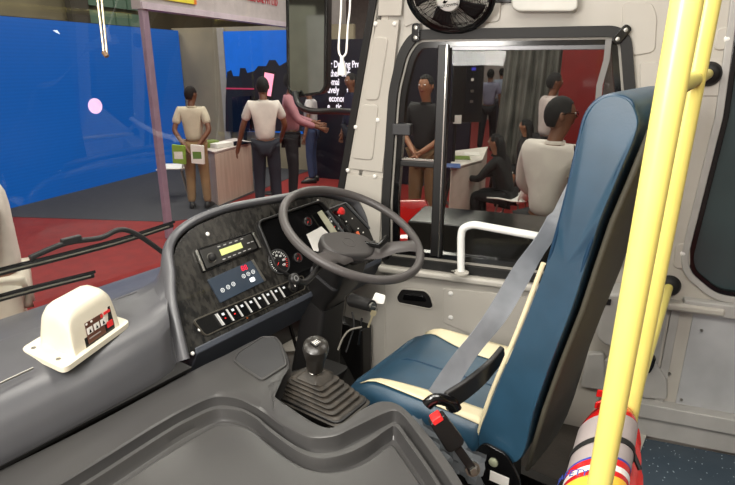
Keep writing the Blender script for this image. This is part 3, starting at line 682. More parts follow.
# body profile across the short side, lofted along the long side with rounded ends
bx0, bx1, H = LX*.17, LX*.87, .118
def bprof(x, s, hh):
    y0, y1 = .06*LY, .86*LY; cyy = (y0+y1)/2; hw = (y1-y0)/2*s
    pr = roundpoly([(cyy-hw, 0), (cyy-hw*.80, hh), (cyy+hw*.70, hh), (cyy+hw, 0)], [0, .03, .04, 0], 6)
    return [HF.P(x, sy*y, z) for y, z in pr]
MB().loft([bprof(bx0, 1, .004), bprof(bx0+.004, 1.0, H*.6), bprof(bx0+.010, .98, H*.85), bprof(bx0+.022, .95, H*.96), bprof(bx0+.04, .95, H), bprof(bx1-.04, .95, H), bprof(bx1-.022, .95, H*.96), bprof(bx1-.010, .98, H*.85), bprof(bx1-.004, 1, H*.6), bprof(bx1, 1, .004)]).build('housing', creamp, hs, ang=50)
# control label on its face
pa = [hit(u, v, HF.P(0, sy*.095*LY, .05), HF.y) for u, v in [(78, 323), (110, 304), (115, 328), (84, 350)]]
yb = .06*LY+(.86-.06)*LY/2*(1-.98); slope = math.atan2((.86-.06)*LY/2*.2, H)
LFm = Fr(HF.P(LX/2, sy*(yb+.012), .05), HF.x, UP*math.cos(slope)+HF.y*sy*math.sin(slope))
lq = LFm.quad([(79, 323), (109, 305), (115, 328), (85, 349)])
offl = .004
plate = MB().prism(LFm, roundpoly(lq, .003), -.03, offl).build('label_plate', blackg, hs, bevel=.001)
MB().prism(LFm, sub4(lq, .1, .1, .66, .9), .002, offl+.001).build('brown_panel', mat('label_brown', (88, 52, 38), .4), plate)
for s_ in (.12, .34, .56): MB().prism(LFm, sub4(lq, s_, .32, s_+.17, .56), .002, offl+.0018).build('pictogram', labelw, plate); 
for s_ in (.12, .34, .56): MB().prism(LFm, [tuple(lerp4(lq, s_+.05, .52)), tuple(lerp4(lq, s_+.12, .52)), tuple(lerp4(lq, s_+.085, .38))], .002, offl+.0026).build('pictogram_mark', blackg, plate)
MB().prism(LFm, sub4(lq, .74, .55, .93, .78), .002, offl+.002).build('red_key', redb, plate)
MB().prism(LFm, sub4(lq, .72, .12, .93, .22), .002, offl+.002).build('red_print', redb, plate)
MB().prism(LFm, sub4(lq, .60, .14, .67, .26), .002, offl+.002).build('red_print', redb, plate)
for s_ in (.12, .28): MB().prism(LFm, sub4(lq, s_, .13, s_+.05, .2), .002, offl+.002).build('white_dot', labelw, plate)
MB().prism(LFm, sub4(lq, .14, .70, .5, .74), .002, offl+.002).build('print_line', mat('print_grey', (150, 140, 135), .4), plate)
for x, y in ((.018, .25), (.02, .82), (.075, .14), (LX-.016, .30), (LX-.016, .8)):
    MB().lathe(HF.P(x if x > 0.05 else x, sy*y*LY, .004), UP, [(0, -.002), (.006, -.002), (.0055, .002), (0, .003)], 12).build('screw', steel, hs)
o = MB().tube([hz(-30, 398, .765), hz(5, 381, .766), hz(33, 368, .766)], .0028, 8).build('seam_highlight', steel); tag(o, 'thin silver seam line and its highlight, built as a tube on the dashboard towards the cream switch housing', 'cable')  # bright dash seam line with its ridge highlight, built as a steel tube
tpz = [hz(280, 352, .02), hz(305, 350, .02), hz(312, 325, .02), hz(285, 325, .02)]
o = MB().prism(Fr((0, 0, 0), (1, 0, 0), (0, 1, 0)), [(p.x, p.y) for p in tpz], .0, .02).build('trim_15', mat('tread_plate', (150, 146, 138), .4, metal=.5, bump=1, bscale=60)); tag(o, kind='structure')
# ================================================================== SEAT
def cush(a, l):     # a in 0..-.47, l -.25...25 -> top height
    u = max(-1, min(1, l/.25)); s = -a/.47
    z = .472 + .030*(abs(u)**3) + .008*s
    z -= .05*max(0, (.10+a)/.10)**2            # waterfall front
    z -= .04*max(0, (abs(u)-.86)/.14)**2
    return z
seat = thing('driver_seat', B(-.3, 0, 0), 'blue and cream vinyl high-back driver seat behind the steering wheel', 'seat')
na, nl = 16, 20
rows = []
for i in range(na+1):
    a = .030-.490*i/na
    r_ = []
    for j in range(nl+1):
        l = -.25+.5*j/nl
        aa = a + (.02*(1-(l/.25)**2) if i < 3 else 0)
        r_.append(B(aa, l, cush(min(a, 0), l)))
    bot = [B(a-(.03 if i == 0 else 0), .245, .37), B(a-(.03 if i == 0 else 0), -.245, .37)]
    rows.append([B(a, -.252, .40)]+r_+[B(a, .252, .40)]+bot)
mb = MB(); mb.loft(rows); mb.build('cushion', bluev, seat, ang=55, sub=1)
def strip(l0f, l1f, a0, a1, name, n=14, lift=.006):
    rs = []
    for i in range(n+1):
        a = a0+(a1-a0)*i/n; l0, l1 = l0f(i/n), l1f(i/n)
        rs.append([B(a, l0+(l1-l0)*j/6, cush(a, l0+(l1-l0)*j/6)+lift) for j in range(7)])
    return MB().grid(rs).build(name, creamv, seat, ang=60, solid=.004)
strip(lambda t: -.215-.02*t, lambda t: -.205+.05*math.sin(min(1, t*1.6)*math.pi*.5)+.0*t, -.02, -.445, 'cream_bolster')
strip(lambda t: .205-.07*math.sin(min(1, t*1.5)*math.pi*.5), lambda t: .225, -.02, -.445, 'cream_bolster')
MB().tube([B(-.03-.42*i/10, -.005, cush(-.03-.42*i/10, 0)+.002) for i in range(11)], (.0025, .002), 6).build('seam', pipem, seat)
# backrest from its side outline
so = [(-.445, .43), (-.475, .60), (-.53, .80), (-.583, 1.018), (-.607, 1.16), (-.622, 1.30), (-.634, 1.36), (-.665, 1.392), (-.705, 1.388), (-.728, 1.36), (-.735, 1.32), (-.712, 1.22), (-.688, 1.12), (-.668, 1.0), (-.652, .90), (-.62, .75), (-.592, .60), (-.565, .43)]
so = [(p.x, p.y) for p in catmull([V(p) for p in so], 4, True)]
def brow(l, k, shr):
    cxx = sum(p[0] for p in so)/len(so)
    out = []
    for x, z in so:
        t = (z-.43)/.96
        axx = -.505-.19*t
        out.append(B(axx+(x-axx)*shr, l*(1-.06*t*t+.06*min(1, max(0, (z-1.06)/.07))), z-(1-shr)*.10*max(0, t-.9)/.1))
    return out
MB().loft([brow(l, 0, s) for l, s in ((-.240, .86), (-.244, .93), (-.238, .985), (-.225, 1.0), (-.1, 1.0), (.1, 1.0), (.225, 1.0), (.238, .985), (.244, .93), (.240, .86))]).build('backrest', bluev, seat, ang=60, sub=1)
# dark rear shell of the backrest
rear = [(-.569, .40), (-.596, .60), (-.624, .75), (-.656, .90), (-.672, 1.0), (-.692, 1.12), (-.716, 1.22), (-.738, 1.32)]
rs = [[B(a-.008-.016*math.cos(l/.222*math.pi/2), l*(1-.06*((z-.43)/.96)**2), z) for l in (-.222, -.2, -.1, 0, .1, .2, .222)] for a, z in rear]
MB().grid(rs).build('rear_cover', backv, seat, ang=60, solid=.01)
# cream piping down the front edge and blue welt along the side outline
fe = [(-.440, .44), (-.470, .60), (-.525, .80), (-.574, 1.0)]
MB().tube(catmull([B(a+.002, -.232, z) for a, z in fe], 6), .006, 8).build('cream_piping', creamv, seat)
MB().tube(catmull([B(a, -.2365*(1-.06*((z-.43)/.96)**2+.06*min(1, max(0, (z-1.06)/.07))), z) for a, z in [(-.583, 1.0), (-.609, 1.16), (-.622, 1.29), (-.632, 1.352), (-.662, 1.385), (-.708, 1.381), (-.722, 1.352), (-.726, 1.31), (-.702, 1.21), (-.678, 1.1), (-.656, .98)]], 6), .0045, 8).build('side_welt', pipem, seat)
# base: pan, suspension, slides, hinge plate
MB().prism(Fr(B(0, 0, 0), -F, L), rrect(.02, -.22, .50, .22, .03), .335, .372).build('seat_pan', blackp, seat, bevel=.005)
MB().prism(Fr(B(0, 0, 0), -F, L), rrect(.06, -.17, .46, .17, .03), .06, .335, .92).build('suspension_gaiter', blackr, seat, bevel=.01)
for l in (-.19, .19): MB().prism(Fr(B(0, 0, 0), -F, L), [(.0, l-.025), (.62, l-.025), (.62, l+.025), (.0, l+.025)], .0, .05).build('floor_slide', blackg, seat, bevel=.004)
HP = Fr(B(-.50, -.262, .36), -F, UP)
hp_ = MB().prism(HP, roundpoly([(-.08, -.05), (.07, -.06), (.085, .03), (.04, .10), (-.03, .11), (-.07, .03)], .02), -.004, .006).build('hinge_plate', blackg, seat, bevel=.002)
MB().box(HP, -.002, .052, .0, .032, .005, .0075).build('white_sticker', labelw, hp_)
MB().lathe(HP.P(.005, .062, .006), HP.z, [(0, -.003), (.013, -.003), (.013, .004), (.008, .007), (0, .007)], 18).build('hinge_bolt', mat('aged_bolt', (160, 165, 140), .5, metal=.4), hp_)
# clear protective film still on seat corner
film = glass('clear_plastic_film', (.62, .62, .62), .50, .22); 
fm = bpy.data.materials['clear_plastic_film']
fmx = [n for n in fm.node_tree.nodes if n.type == 'MIX_SHADER'][0]; dfn = fm.node_tree.nodes.new('ShaderNodeBsdfPrincipled'); dfn.inputs['Base Color'].default_value = rgb((165, 172, 178)); dfn.inputs['Roughness'].default_value = .2
for lk in list(fmx.inputs[0].links): fm.node_tree.links.remove(lk)
fmx.inputs[0].default_value = .5; fm.node_tree.links.new(dfn.outputs[0], fmx.inputs[2])
rs = []
for i in range(14):
    rs.append([B(-.25-.018*i+random.uniform(-.006, .006), -.272-.016*random.random(), .470-.016*j+random.uniform(-.008, .008)-.002*i) for j in range(8)])
o = MB().grid(rs).build('protective_film', fm, seat, ang=10)
# ================================================================== SEAT BELT
belt = thing('seat_belt', B(-.40, -.30, .45), 'grey webbing seat belt crossing the driver seat into a black buckle', 'seat belt')
pb0 = hd(437, 397, 1.42); pb1 = hd(496, 316, 1.45); pb2 = hd(556, 222, 1.50)
MB().ribbon(catmull([pb0, hd(462, 360, 1.44), pb1, hd(526, 266, 1.50), pb2, hd(572, 196, 1.58), B(-.56, .31, 1.24), B(-.66, .45, 1.27), B(-.74, .615, 1.28)], 5), RV*1.0+DV*.35+UP*.5, .056, .0022).build('webbing', webm, belt)
bw = B(-.74, .62, 1.28); MB().box(WF, bw.x-.03, bw.x+.03, bw.z-.04, bw.z+.04, 0, .03).build('shoulder_anchor', blackp, belt, bevel=.006)
d_ = lambda u, v, t=1.40: hd(u, v, t)
tong = Fr(d_(438, 404), RV, UV)
MB().tube(catmull([d_(427, 405, 1.39), d_(436, 399, 1.385), d_(450, 402, 1.39), d_(455, 409, 1.40)], 4), (.018, .013), 12).build('tongue', blackg, belt)
lapc = [d_(446, 402, 1.41), d_(466, 389, 1.44), d_(486, 372, 1.47), d_(503, 352, 1.50)]
MB().ribbon(catmull(lapc, 4), UV*1.0+RV*.55, .060, .016).build('lap_sleeve', blackp, belt, bevel=.005)
bk0, bk1, bk2 = d_(438, 420, 1.36), d_(456, 446, 1.385), d_(473, 470, 1.40)
bx = (bk1-bk0).normalized(); BF = Fr(bk0, bx, RV.cross(bx) if False else bx.cross(DV))
ln = (bk1-bk0).length
bkl = MB().prism(BF, roundpoly([(-.01, -.022), (ln*.9, -.026), (ln, -.018), (ln, .018), (ln*.9, .026), (-.01, .022)], .006), -.014, .014).build('buckle', blackp, belt, bevel=.004)
MB().prism(BF, rrect(-.016, -.014, -.001, .014, .004), -.0155, .0155).build('release_button', redb, bkl, bevel=.002)
MB().ribbon([bk1, (bk1+bk2)/2, bk2], bx.cross(DV), .022, .008).build('buckle_strap', blackp, belt, bevel=.002)
bl = MB().lathe(bk2, -DV, [(0, -.01), (.015, -.01), (.015, .004), (.011, .006), (.011, .014), (0, .014)], 6).build('anchor_bolt', steel, belt, bevel=.001)
MB().lathe(bk2, -DV, [(.0, -.012), (.019, -.012), (.019, -.002), (0, -.002)], 20).build('bolt_washer', steel, bl)
# ================================================================== GRAB POLES
def vpole(u0, u1, t, r, name, label):
    yp = hd((u0+u1)/2, 242, t).y; pt_, pb_ = hy(u0, 0, yp), hy(u1, 485, yp); d = (pt_-pb_); at_z = lambda z: pb_+d*((z-pb_.z)/d.z)
    g = thing(name, at_z(0), label, 'pole'); MB().cyl(at_z(0), at_z(2.05), r, n=28).build('tube', yellow, g)
    MB().lathe(at_z(0), UP, [(0, 0), (r*1.9, 0), (r*1.9, .008), (r*1.2, .012), (0, .012)], 24).build('floor_flange', steel, g)
    return at_z, g
pf_, gp1 = vpole(687, 599.5, .80, .0195, 'grab_pole', 'thick bright yellow grab pole standing closest beside the seat back')
pr_, gp2 = vpole(709.5, 615.5, 1.22, .021, 'grab_pole', 'second yellow grab pole, set behind the front one and braced to the wall')
tq = hd(690, 78, 1.22); tq = pr_(tq.z); wq = WF.P(*WF.hit(708, 74), 0)
MB().tube([pf_(tq.z), tq], .016, 16).build('cross_tube', yellow, gp1)
MB().tube([tq, wq], .0165, 16).build('wall_brace', yellow, gp2)
MB().lathe(wq, V((0, -1, 0)), [(.0, 0), (.040, 0), (.040, .012), (.030, .03), (.022, .035), (0, .035)], 28).build('wall_flange', blackr, gp2, bevel=.002)
w2 = WF.P(*WF.hit(669, 285), 0)
MB().lathe(w2, V((0, -1, 0)), [(.0, 0), (.040, 0), (.040, .012), (.030, .03), (.022, .035), (0, .035)], 28).build('wall_flange', blackr, gp2, bevel=.002)
t2 = pr_(w2.z); MB().tube([t2, w2], .0165, 16).build('wall_brace', yellow, gp2)
fl_ = thing('wall_catch', WF.P(*WF.hit(651, 361), 0), 'small dark metal catch on the wall behind the rear yellow pole', 'catch')
MB().prism(WF, roundpoly(W([(644, 354), (655, 352), (652, 362), (648, 368), (640, 364)]), .01), .02, .05).build('catch_body', blackg, fl_, bevel=.006)
# ================================================================== FIRE EXTINGUISHER
e0 = hd(590, 512, 1.12); e1 = hd(612, 412, 1.36); ax = (e1-e0).normalized()
fe_ = thing('fire_extinguisher', e0, 'red fire extinguisher with printed label strapped behind yellow poles', 'fire extinguisher')
h = (e1-e0).length; RE = .070
body = MB().lathe(e0-ax*.06, ax, [(0, 0), (RE*.9, 0), (RE, .01), (RE, h-.02), (RE*.97, h), (RE*.8, h+.035), (RE*.45, h+.06), (.022, h+.068), (.022, h+.085), (0, h+.085)], 40, ref=RV).build('cylinder', redx, fe_)
def band(a0, a1, m, nm, r=RE+.0008):
    return MB().lathe(e0-ax*.06, ax, [(r-.002, a0), (r, a0), (r, a1), (r-.002, a1)], 40, ref=RV).build(nm, m, body)
band(h*.52, h*.96, mat('label_grey', (158, 148, 146), .45), 'label_band')
band(h*.50, h*.52, mat('label_blue', (40, 60, 150), .4), 'label_band')
band(h*.33, h*.50, redx, 'label_band'); band(h*.39, h*.44, labelw, 'label_band', RE+.0012)
band(h*.25, h*.345, mat('label_amber', (235, 180, 60), .4), 'label_band', RE+.0014)
band(h*.21, h*.25, mat('label_blue', (40, 60, 150), .4), 'label_band', RE+.0014)
band(h*.02, h*.15, labelw, 'label_band', RE+.0014)
band(h*.66, h*.71, blackr, 'strap', RE+.004); band(h*.14, h*.19, redx, 'label_band', RE+.0014)
# lettering wrapped on the label
tocam = (CAM-e0); tocam = (tocam-ax*tocam.dot(ax)).normalized(); side = ax.cross(tocam)
for s_, a_, sz, m_, sp in (('SAFETY', h*.292, .024, mat('label_blue', (40, 60, 150), .4), .20), ('FIRE', h*.08, .04, mat('label_blue', (40, 60, 150), .4), .46)):
    for i, ch in enumerate(s_):
        th = (i-(len(s_)-1)/2)*sp-.85
        nrm = tocam*math.cos(th)+side*math.sin(-th)*-1
        nrm = tocam*math.cos(th)+side*math.sin(th)
        ex = ax.cross(nrm)*-1
        ex = nrm.cross(ax)*-1
        text(ch, sz, e0-ax*.06+ax*a_+nrm*(RE+.002), ax.cross(nrm), ax, m_, body, 'label_letter', .0004)
vt = e0-ax*.06+ax*(h+.085)
MB().cyl(vt-ax*.01, vt+ax*.03, .016, .014, 16).build('valve', steel, fe_)
MB().ribbon([vt+ax*.03, vt+ax*.045-RV*.02, vt+ax*.05-RV*.05], ax.cross(RV), .022, .006).build('handle', redx, fe_, bevel=.002)
MB().ribbon([vt+ax*.015, vt+ax*.018-RV*.02, vt-ax*.0-RV*.045], ax.cross(RV), .02, .006).build('trigger', redx, fe_, bevel=.002)
bkt = thing('red_pouch', hd(632, 470, 1.40), 'crumpled red sleeve behind the rear yellow pole next to the extinguisher', 'pouch')
r_ = []
for i in range(12):
    t = i/11; c = hd(628-6*t, 428+85*t, 1.52-.22*t); w = .026+.014*math.sin(t*3)
    r_.append([c+RV*(w*math.cos(q*math.pi/8)*(1+.18*math.sin(3*q+i)))+DV*(w*.7*math.sin(q*math.pi/8)) for q in range(16)])
MB().loft(r_).build('sleeve', mat('red_fabric', (190, 26, 20), .5, bump=.5, bscale=60), bkt, ang=50)
MB().tube([hd(621, 425, 1.42), hd(630, 445, 1.36), hd(640, 470, 1.33)], .006, 8).build('strap', blackr, bkt)
# ================================================================== WHITE GRAB RAIL AT WINDOW
hr = thing('window_handrail', WF.P(-.42, .62, .07), 'white bent metal handrail rising from the driver window sill', 'handrail')
hr0 = WF.P(*WF.hit(461, 272, .08), .08)
pth = [hr0, WF.P(*WF.hit(461, 238, .08), .08)]
pth += catmull([WF.P(*WF.hit(461, 238, .08), .08), WF.P(*WF.hit(463, 229, .08), .08), WF.P(*WF.hit(472, 225, .08), .08), WF.P(*WF.hit(482, 226, .08), .08)], 5)
pth += [WF.P(*WF.hit(550, 238.5, .08), .08), WF.P(*WF.hit(640, 253, .08), .08)]
MB().tube(pth[:2]+pth[3:], .0155, 16).build('tube', white, hr)
MB().lathe(hr0-UP*.005, UP, [(0, 0), (.032, 0), (.032, .006), (.016, .010), (0, .010)], 24).build('flange', trimm, hr)
MB().lathe(hr0+V((-.03, -.012, -.002)), UP, [(0, 0), (.01, 0), (.01, .008), (0, .009)], 6).build('bolt', steel, hr)
# ================================================================== FAN
fc = WF.P(*WF.hit(450, -5, .12), .12); fn = V((0, -1, -.85)); fn.normalize()
FF = Fr(fc, V((1, 0, 0)), fn.cross(V((1, 0, 0)))); FR_ = .150
fan = thing('cab_fan', fc, 'round black wire-guard fan mounted above the driver window', 'fan')
mb = MB()
for k in range(1, 21):
    r = FR_*(.28+.72*k/20); hgt = .035*math.sqrt(max(0, 1-(k/20)**2))
    mb.tube([FF.P(r*math.cos(t*math.pi/20), r*math.sin(t*math.pi/20), hgt) for t in range(40)], .0011, 5, closed=True)
for k in range(36):
    a = k*math.pi/18; e = lambda r, hh: FF.P(r*math.cos(a+r*1.5), r*math.sin(a+r*1.5), hh)
    mb.tube([e(FR_*(.28+.72*q/6), .036*math.sqrt(max(0, 1-(q/6)**2))) for q in range(7)], .0009, 5)
mb.build('wire_guard', blackg, fan)
MB().tube([FF.P(FR_*math.cos(t*math.pi/24), FR_*math.sin(t*math.pi/24), 0) for t in range(48)], (.006, .012), 10, closed=True).build('guard_rim', blackg, fan)
cap = MB().lathe(FF.P(0, 0, .030), FF.z, [(0, 0), (.040, 0), (.040, .006), (.034, .012), (0, .014)], 32).build('centre_cap', whitep, fan)
text('AUTOWIN', .0145, FF.P(0, -.010, .0445), FF.x+FF.y*.16, FF.y, blackg, cap, 'badge_lettering')
MB().prism(FF, roundpoly([(-.018, .002), (-.010, .012), (-.006, .006), (.002, .010), (-.006, .0), (-.012, -.002)], .003), .0435, .0455).build('badge_mark', blackg, cap)
mb = MB()
for k in range(5):
    a0 = k*2*math.pi/5; rr2 = []
    for q in range(6):
        r = FR_*(.2+.68*q/5); rr2.append([FF.P(r*math.cos(a0+d), r*math.sin(a0+d), -.01+.02*(d-.35)) for d in [(.0+.75*w/6)*(1-.15*q/5)+.06*q for w in range(7)]])
    mb2 = MB().grid(rr2).build('fan_blade', mat('blade_smoke', (48, 48, 50), .25), fan, solid=.002)
MB().lathe(FF.P(0, 0, -.075), FF.z, [(0, 0), (.045, 0), (.05, .03), (.03, .09), (0, .095)], 24).build('motor', blackp, fan)
r_ = []
for q, (rad, hh) in enumerate(((1.0, 0), (.96, -.03), (.75, -.05), (.35, -.055))):
    r_.append([FF.P(FR_*rad*math.cos(t*math.pi/20), FR_*rad*math.sin(t*math.pi/20), hh) for t in range(40)])
mb = MB()
for rr3 in r_[1:]: mb.tube(rr3, .0012, 5, closed=True)
for t in range(0, 40, 2): mb.tube([x_[t] for x_ in r_], .0010, 5)
mb.build('rear_guard', blackg, fan)
MB().tube([FF.P(0, 0, -.07), WF.P(fc.x, fc.z+.06, .0)], .014, 10).build('bracket', blackp, fan)
# roof-edge items at top of frame
ub = W([(511, -14), (578, -14), (578, 8), (573, 12), (518, 12), (512, 8)], .05)
uo = thing('ceiling_lamp_box', WF.P(ub[0][0]+.1, 1.62, .05), 'pale plastic lamp box fixed above the driver window', 'lamp box')
MB().prism(WF, roundpoly(ub, .012), 0, .07).build('body', mat('pale_grey_box', (196, 194, 186), .4), uo, bevel=.008, seg=3)
dk = W([(488, -20), (512, -20), (512, 3), (488, 3)])
panel(None, .004, .012, blackp, 'trim_13', pts=dk)
# ================================================================== HANGING THINGS BY THE WINDSCREEN
cs = thing('hanging_cord', hd(341, 60, 1.75), 'white looped cord with small bell-shaped pull hanging by the windscreen', 'cord')
t_ = 1.75
MB().tube(catmull([hd(u, v, t_) for u, v in [(342, -40), (341, 10), (339, 40), (339, 52), (342, 57), (346, 53), (347, 42), (348, 25), (350, 5), (350, -40)]], 5), .0033, 8).build('loop', whitep, cs)
pb = hd(342, 60, t_); MB().lathe(pb+UP*.012, -UP, [(0, 0), (.006, 0), (.006, .010), (.007, .018), (.014, .040), (.015, .058), (0, .058)], 20).build('bell_pull', whitep, cs)
rods = thing('sunblind_rod', hd(105, 50, 1.45), 'pair of slim polished rods joined at the tip, hanging before the windscreen', 'rod')
for i, (x0_, x1_) in enumerate([(97.5, 104), (101.5, 107)]):
    MB().tube([hd(x0_-2.5, -30, 1.45), hd(x0_, 0, 1.45), hd(x1_, 54, 1.45)], .0032, 10).build('rod', mat('polished_rod', (215, 205, 180), .2, metal=.9), rods)
MB().cyl(hd(104.2, 52, 1.45), hd(107, 56.5, 1.45), .0075, .006, 12).build('end_cap', mat('brown_cap', (110, 85, 60), .4), rods)
# ================================================================== WIPERS (outside)
def wp(u, v, a=.985): return hit(u, v, B(a, 0, 0), F)
def wiper(pts, label, arm=None):
    w = thing('windscreen_wiper', wp(*pts[0]), label, 'wiper')
    P = catmull([wp(*p) for p in pts], 6)
    MB().tube(P, (.010, .004), 8, flat=UP).build('blade_rubber', blackr, w)
    MB().tube([p+UP*.016-F*.012 for p in P], (.005, .006), 8).build('blade_spine', blackg, w)
    MB().tube([p+UP*.004-F*.010 for p in P[1:-1]], (.0028, .0028), 6).build('spine_edge', mat('dull_rail', (150, 145, 130), .35, metal=.6), w)
    if arm:
        MB().tube(catmull([wp(*p, .965) for p in arm], 4), .010, 10).build('arm', blackp, w)
        c = wp(70, 242, .965); MB().box(Fr(c, wp(110, 232, .965)-c, UP), -.03, .04, -.008, .018, -.010, .010).build('arm_joint', blackp, w, bevel=.005)
    return w
wiper([(-60, 290), (0, 273), (60, 258), (120, 242), (173, 225)], 'long black wiper with jointed arm lying higher on the windscreen', [(30, 258), (66, 243), (100, 238), (118, 230), (132, 232), (150, 243), (170, 258)])
wiper([(-60, 318), (0, 299), (50, 286), (94, 275)], 'shorter lower black wiper blade above the dashboard edge')
# ================================================================== MIRROR
mc = hd(307, 50, 2.9)
mx_ = (hd(330, 50, 2.86)-hd(288, 50, 2.94)).normalized(); MFm = Fr(mc, mx_, UP+F*.02)
mp = MFm.quad([(286, -40), (328, -40), (326.5, 88), (322, 94), (294, 98), (287.5, 90)])
mpr = roundpoly(mp, .03)
mir = thing('side_mirror', mc, 'tall rectangular exterior rear-view mirror seen through the windscreen', 'mirror')
MB().prism(MFm, mpr, -.07, .0).build('housing', blackp, mir, bevel=.015)
MB().prism(MFm, shrink(mpr, .014 if True else 0), .0, .003).build('mirror_glass', mat('mirror_surface', (150, 158, 152), .04, metal=1), mir)
MB().ring(MFm, mpr, shrink(mpr, .014), -.002, .010).build('rim', blackg, mir, bevel=.003)
MB().tube(catmull([hd(295, 92, 2.96), hd(299, 105, 2.94), hd(312, 111, 2.88), hd(335, 111, 2.8), hd(365, 113, 2.6)], 6), .016, 12).build('arm', blackp, mir)
# ================================================================== HALL
ZH = -.60
GF0 = Fr((0, 0, ZH), (1, 0, 0), (0, 1, 0))
hallw = mat('hall_wall_beige', (128, 122, 112), .8, c2=(118, 112, 102), cscale=1)
halld = mat('hall_dark_structure', (58, 54, 46), .8)
o = MB().prism(GF0, [(-16, -9), (9, -9), (9, 24), (-16, 24)], -.1, 0).build('floor', carpetr); tag(o, kind='structure')
pgc = [(-7.9, 4.0), hz(10, 217, ZH)[:2], hz(170, 222, ZH)[:2], hz(190, 219, ZH)[:2], hz(300, 174, ZH)[:2], (-4.7, 12.0), (-7.9, 12.0)]
o = MB().prism(GF0, [tuple(p) for p in pgc], -.02, .006).build('floor_carpet', carpetg); tag(o, kind='structure')
YB = hx(187, 120, -7.7).y
def vwall(nm, p0, p1, z0, z1, m, th=.1, kind='structure'):
    p0, p1 = V((p0[0], p0[1], 0)), V((p1[0], p1[1], 0)); fr = Fr(p0, p1-p0, UP)
    o = MB().prism(fr, [(0, z0), ((p1-p0).length, z0), ((p1-p0).length, z1), (0, z1)], -th, 0).build(nm, m); return tag(o, kind=kind)
vwall('wall_left', (-10.5, -9), (-10.5, 24), ZH, 6, mat('hall_olive', (104, 96, 74), .8, c2=(84, 78, 60), cscale=.8))
vwall('wall_back', (-16, 22), (9, 22), ZH, 6, mat('hall_pale', (150, 144, 140), .8))
vwall('partition_6', (3.5, -3.6), (-4.5, -3.6), ZH, 2.3, mat('booth_white', (190, 188, 186), .5))
vwall('partition_7', (-5.0, -5), (-7.5, -3), ZH, 2.6, mat('booth_cream', (176, 172, 160), .6))
vwall('wall_near', (9, -9), (-11, -9), ZH, 6, hallw)
vwall('wall_side', (8, 24), (8, -9), ZH, 6, hallw)
vwall('partition_2', (-7.9, YB+.05), (-3.9, YB+.05), ZH, 2.14, mat('booth_beige', (158, 146, 120), .6, c2=(126, 118, 100), cscale=.7))
o = MB().prism(Fr((0, 0, 5.0), (1, 0, 0), (0, 1, 0)), [(-16, -9), (9, -9), (9, 24), (-16, 24)], 0, .1).build('ceiling', halld); tag(o, kind='structure')
yw0 = hx(86, 10, -10.4).y
# ceiling beams and lit panes high on the left wall
for i, (y0, y1, z0, z1, m) in enumerate([(hx(66, 10, -10.4).y, hx(84, 10, -10.4).y, 2.1, 6, halld), (4.5, 5.0, 2.1, 6, halld), (3, 24, 3.3, 3.7, halld)]):
    o = MB().box(Fr((-10.4, 0, 0), (0, 1, 0), UP), y0, y1, z0, z1, 0, .15).build('wall_beam', m); tag(o, kind='structure')
o = MB()
for k in range(4):
    for j in range(2): o.box(Fr((-10.4, 0, 0), (0, 1, 0), UP), yw0+.42*k, yw0+.36+.42*k, 2.15+.55*j, 2.6+.55*j, .0, .05)
o = o.build('window_4', mat('greenish_panes', (80, 100, 84), .3, emit=(90, 115, 95), es=.3)); tag(o, kind='structure')
# LED wall
lm = mat('led_blue', (3, 36, 84), .4, emit=(6, 82, 160), es=.8)
nt = lm.node_tree; bs = nt.nodes['Principled BSDF']; wv = nt.nodes.new('ShaderNodeTexWave'); wv.bands_direction = 'Z'; wv.inputs['Scale'].default_value = 6
tcn = nt.nodes.new('ShaderNodeTexCoord'); nt.links.new(tcn.outputs['Object'], wv.inputs['Vector'])
mr = nt.nodes.new('ShaderNodeMapRange'); mr.inputs[3].default_value = .80; mr.inputs[4].default_value = .90; nt.links.new(wv.outputs['Fac'], mr.inputs[0]); nt.links.new(mr.outputs[0], bs.inputs['Emission Strength'])
led = thing('led_screen', (-7.7, 7, ZH), 'huge bright blue floor-standing video wall seen through the windscreen', 'screen')
LW = Fr((-7.7, 0, 0), (0, 1, 0), UP)
MB().box(LW, 2.6, YB, ZH, 2.09, -.12, 0).build('panel', lm, led)
MB().box(LW, 2.55, YB+.02, ZH-.0, 2.11, -.2, -.13).build('back_frame', blackp, led)
y, z = LW.hit(95, 106)
MB().prism(LW, [(y+.15*math.cos(t*.314), z+.13*math.sin(t*.314)) for t in range(20)], 0, .01).build('pale_disc', mat('disc_pink', (225, 190, 225), .5, emit=(225, 190, 230), es=.8), led)
y, z = LW.hit(56, 32)
MB().prism(LW, [(y-.06, z+.02), (y+.02, z+.03), (y+.06, z-.03), (y, z-.01)], 0, .01).build('white_mark', mat('mark_white', (200, 215, 240), .5, emit=(200, 215, 240), es=.6), led)
# booth frame
BX = -4.5; BFm = Fr((BX, 0, 0), (0, 1, 0), UP)
lil = mat('lilac_aluminium', (150, 128, 146), .4, metal=.2)
y0, _ = BFm.hit(158, 120); 
zf0 = BFm.hit(160, 11)[1]; y2 = 9.9
post = MB().box(BFm, y0-.05, y0+.05, ZH, zf0+.02, -.06, 0).build('booth_post', lil, bevel=.01); tag(post, 'lilac aluminium booth post beside the big blue screen', 'post')
post = MB().box(BFm, y2-.05, y2+.05, ZH, zf0+.02, -.08, 0).build('booth_post', lil, bevel=.01); tag(post, 'lilac aluminium booth post in front of the black text panel', 'post')
hd_ = thing('booth_header', (BX, 7.5, zf0), 'pale booth fascia board with red lettering above the counters', 'sign board')
MB().box(BFm, y0-.07, y2+1.2, zf0, zf0+.9, -.12, .0).build('board', mat('fascia_pale', (172, 164, 164), .5), hd_)
MB().box(BFm, y0-.07, y2+1.2, zf0, zf0+.07, 0, .03).build('rail', mat('rail_lilac', (190, 178, 188), .4), hd_)
ya, za = BFm.hit(150, 8); yb_, zb_ = BFm.hit(193, 6)
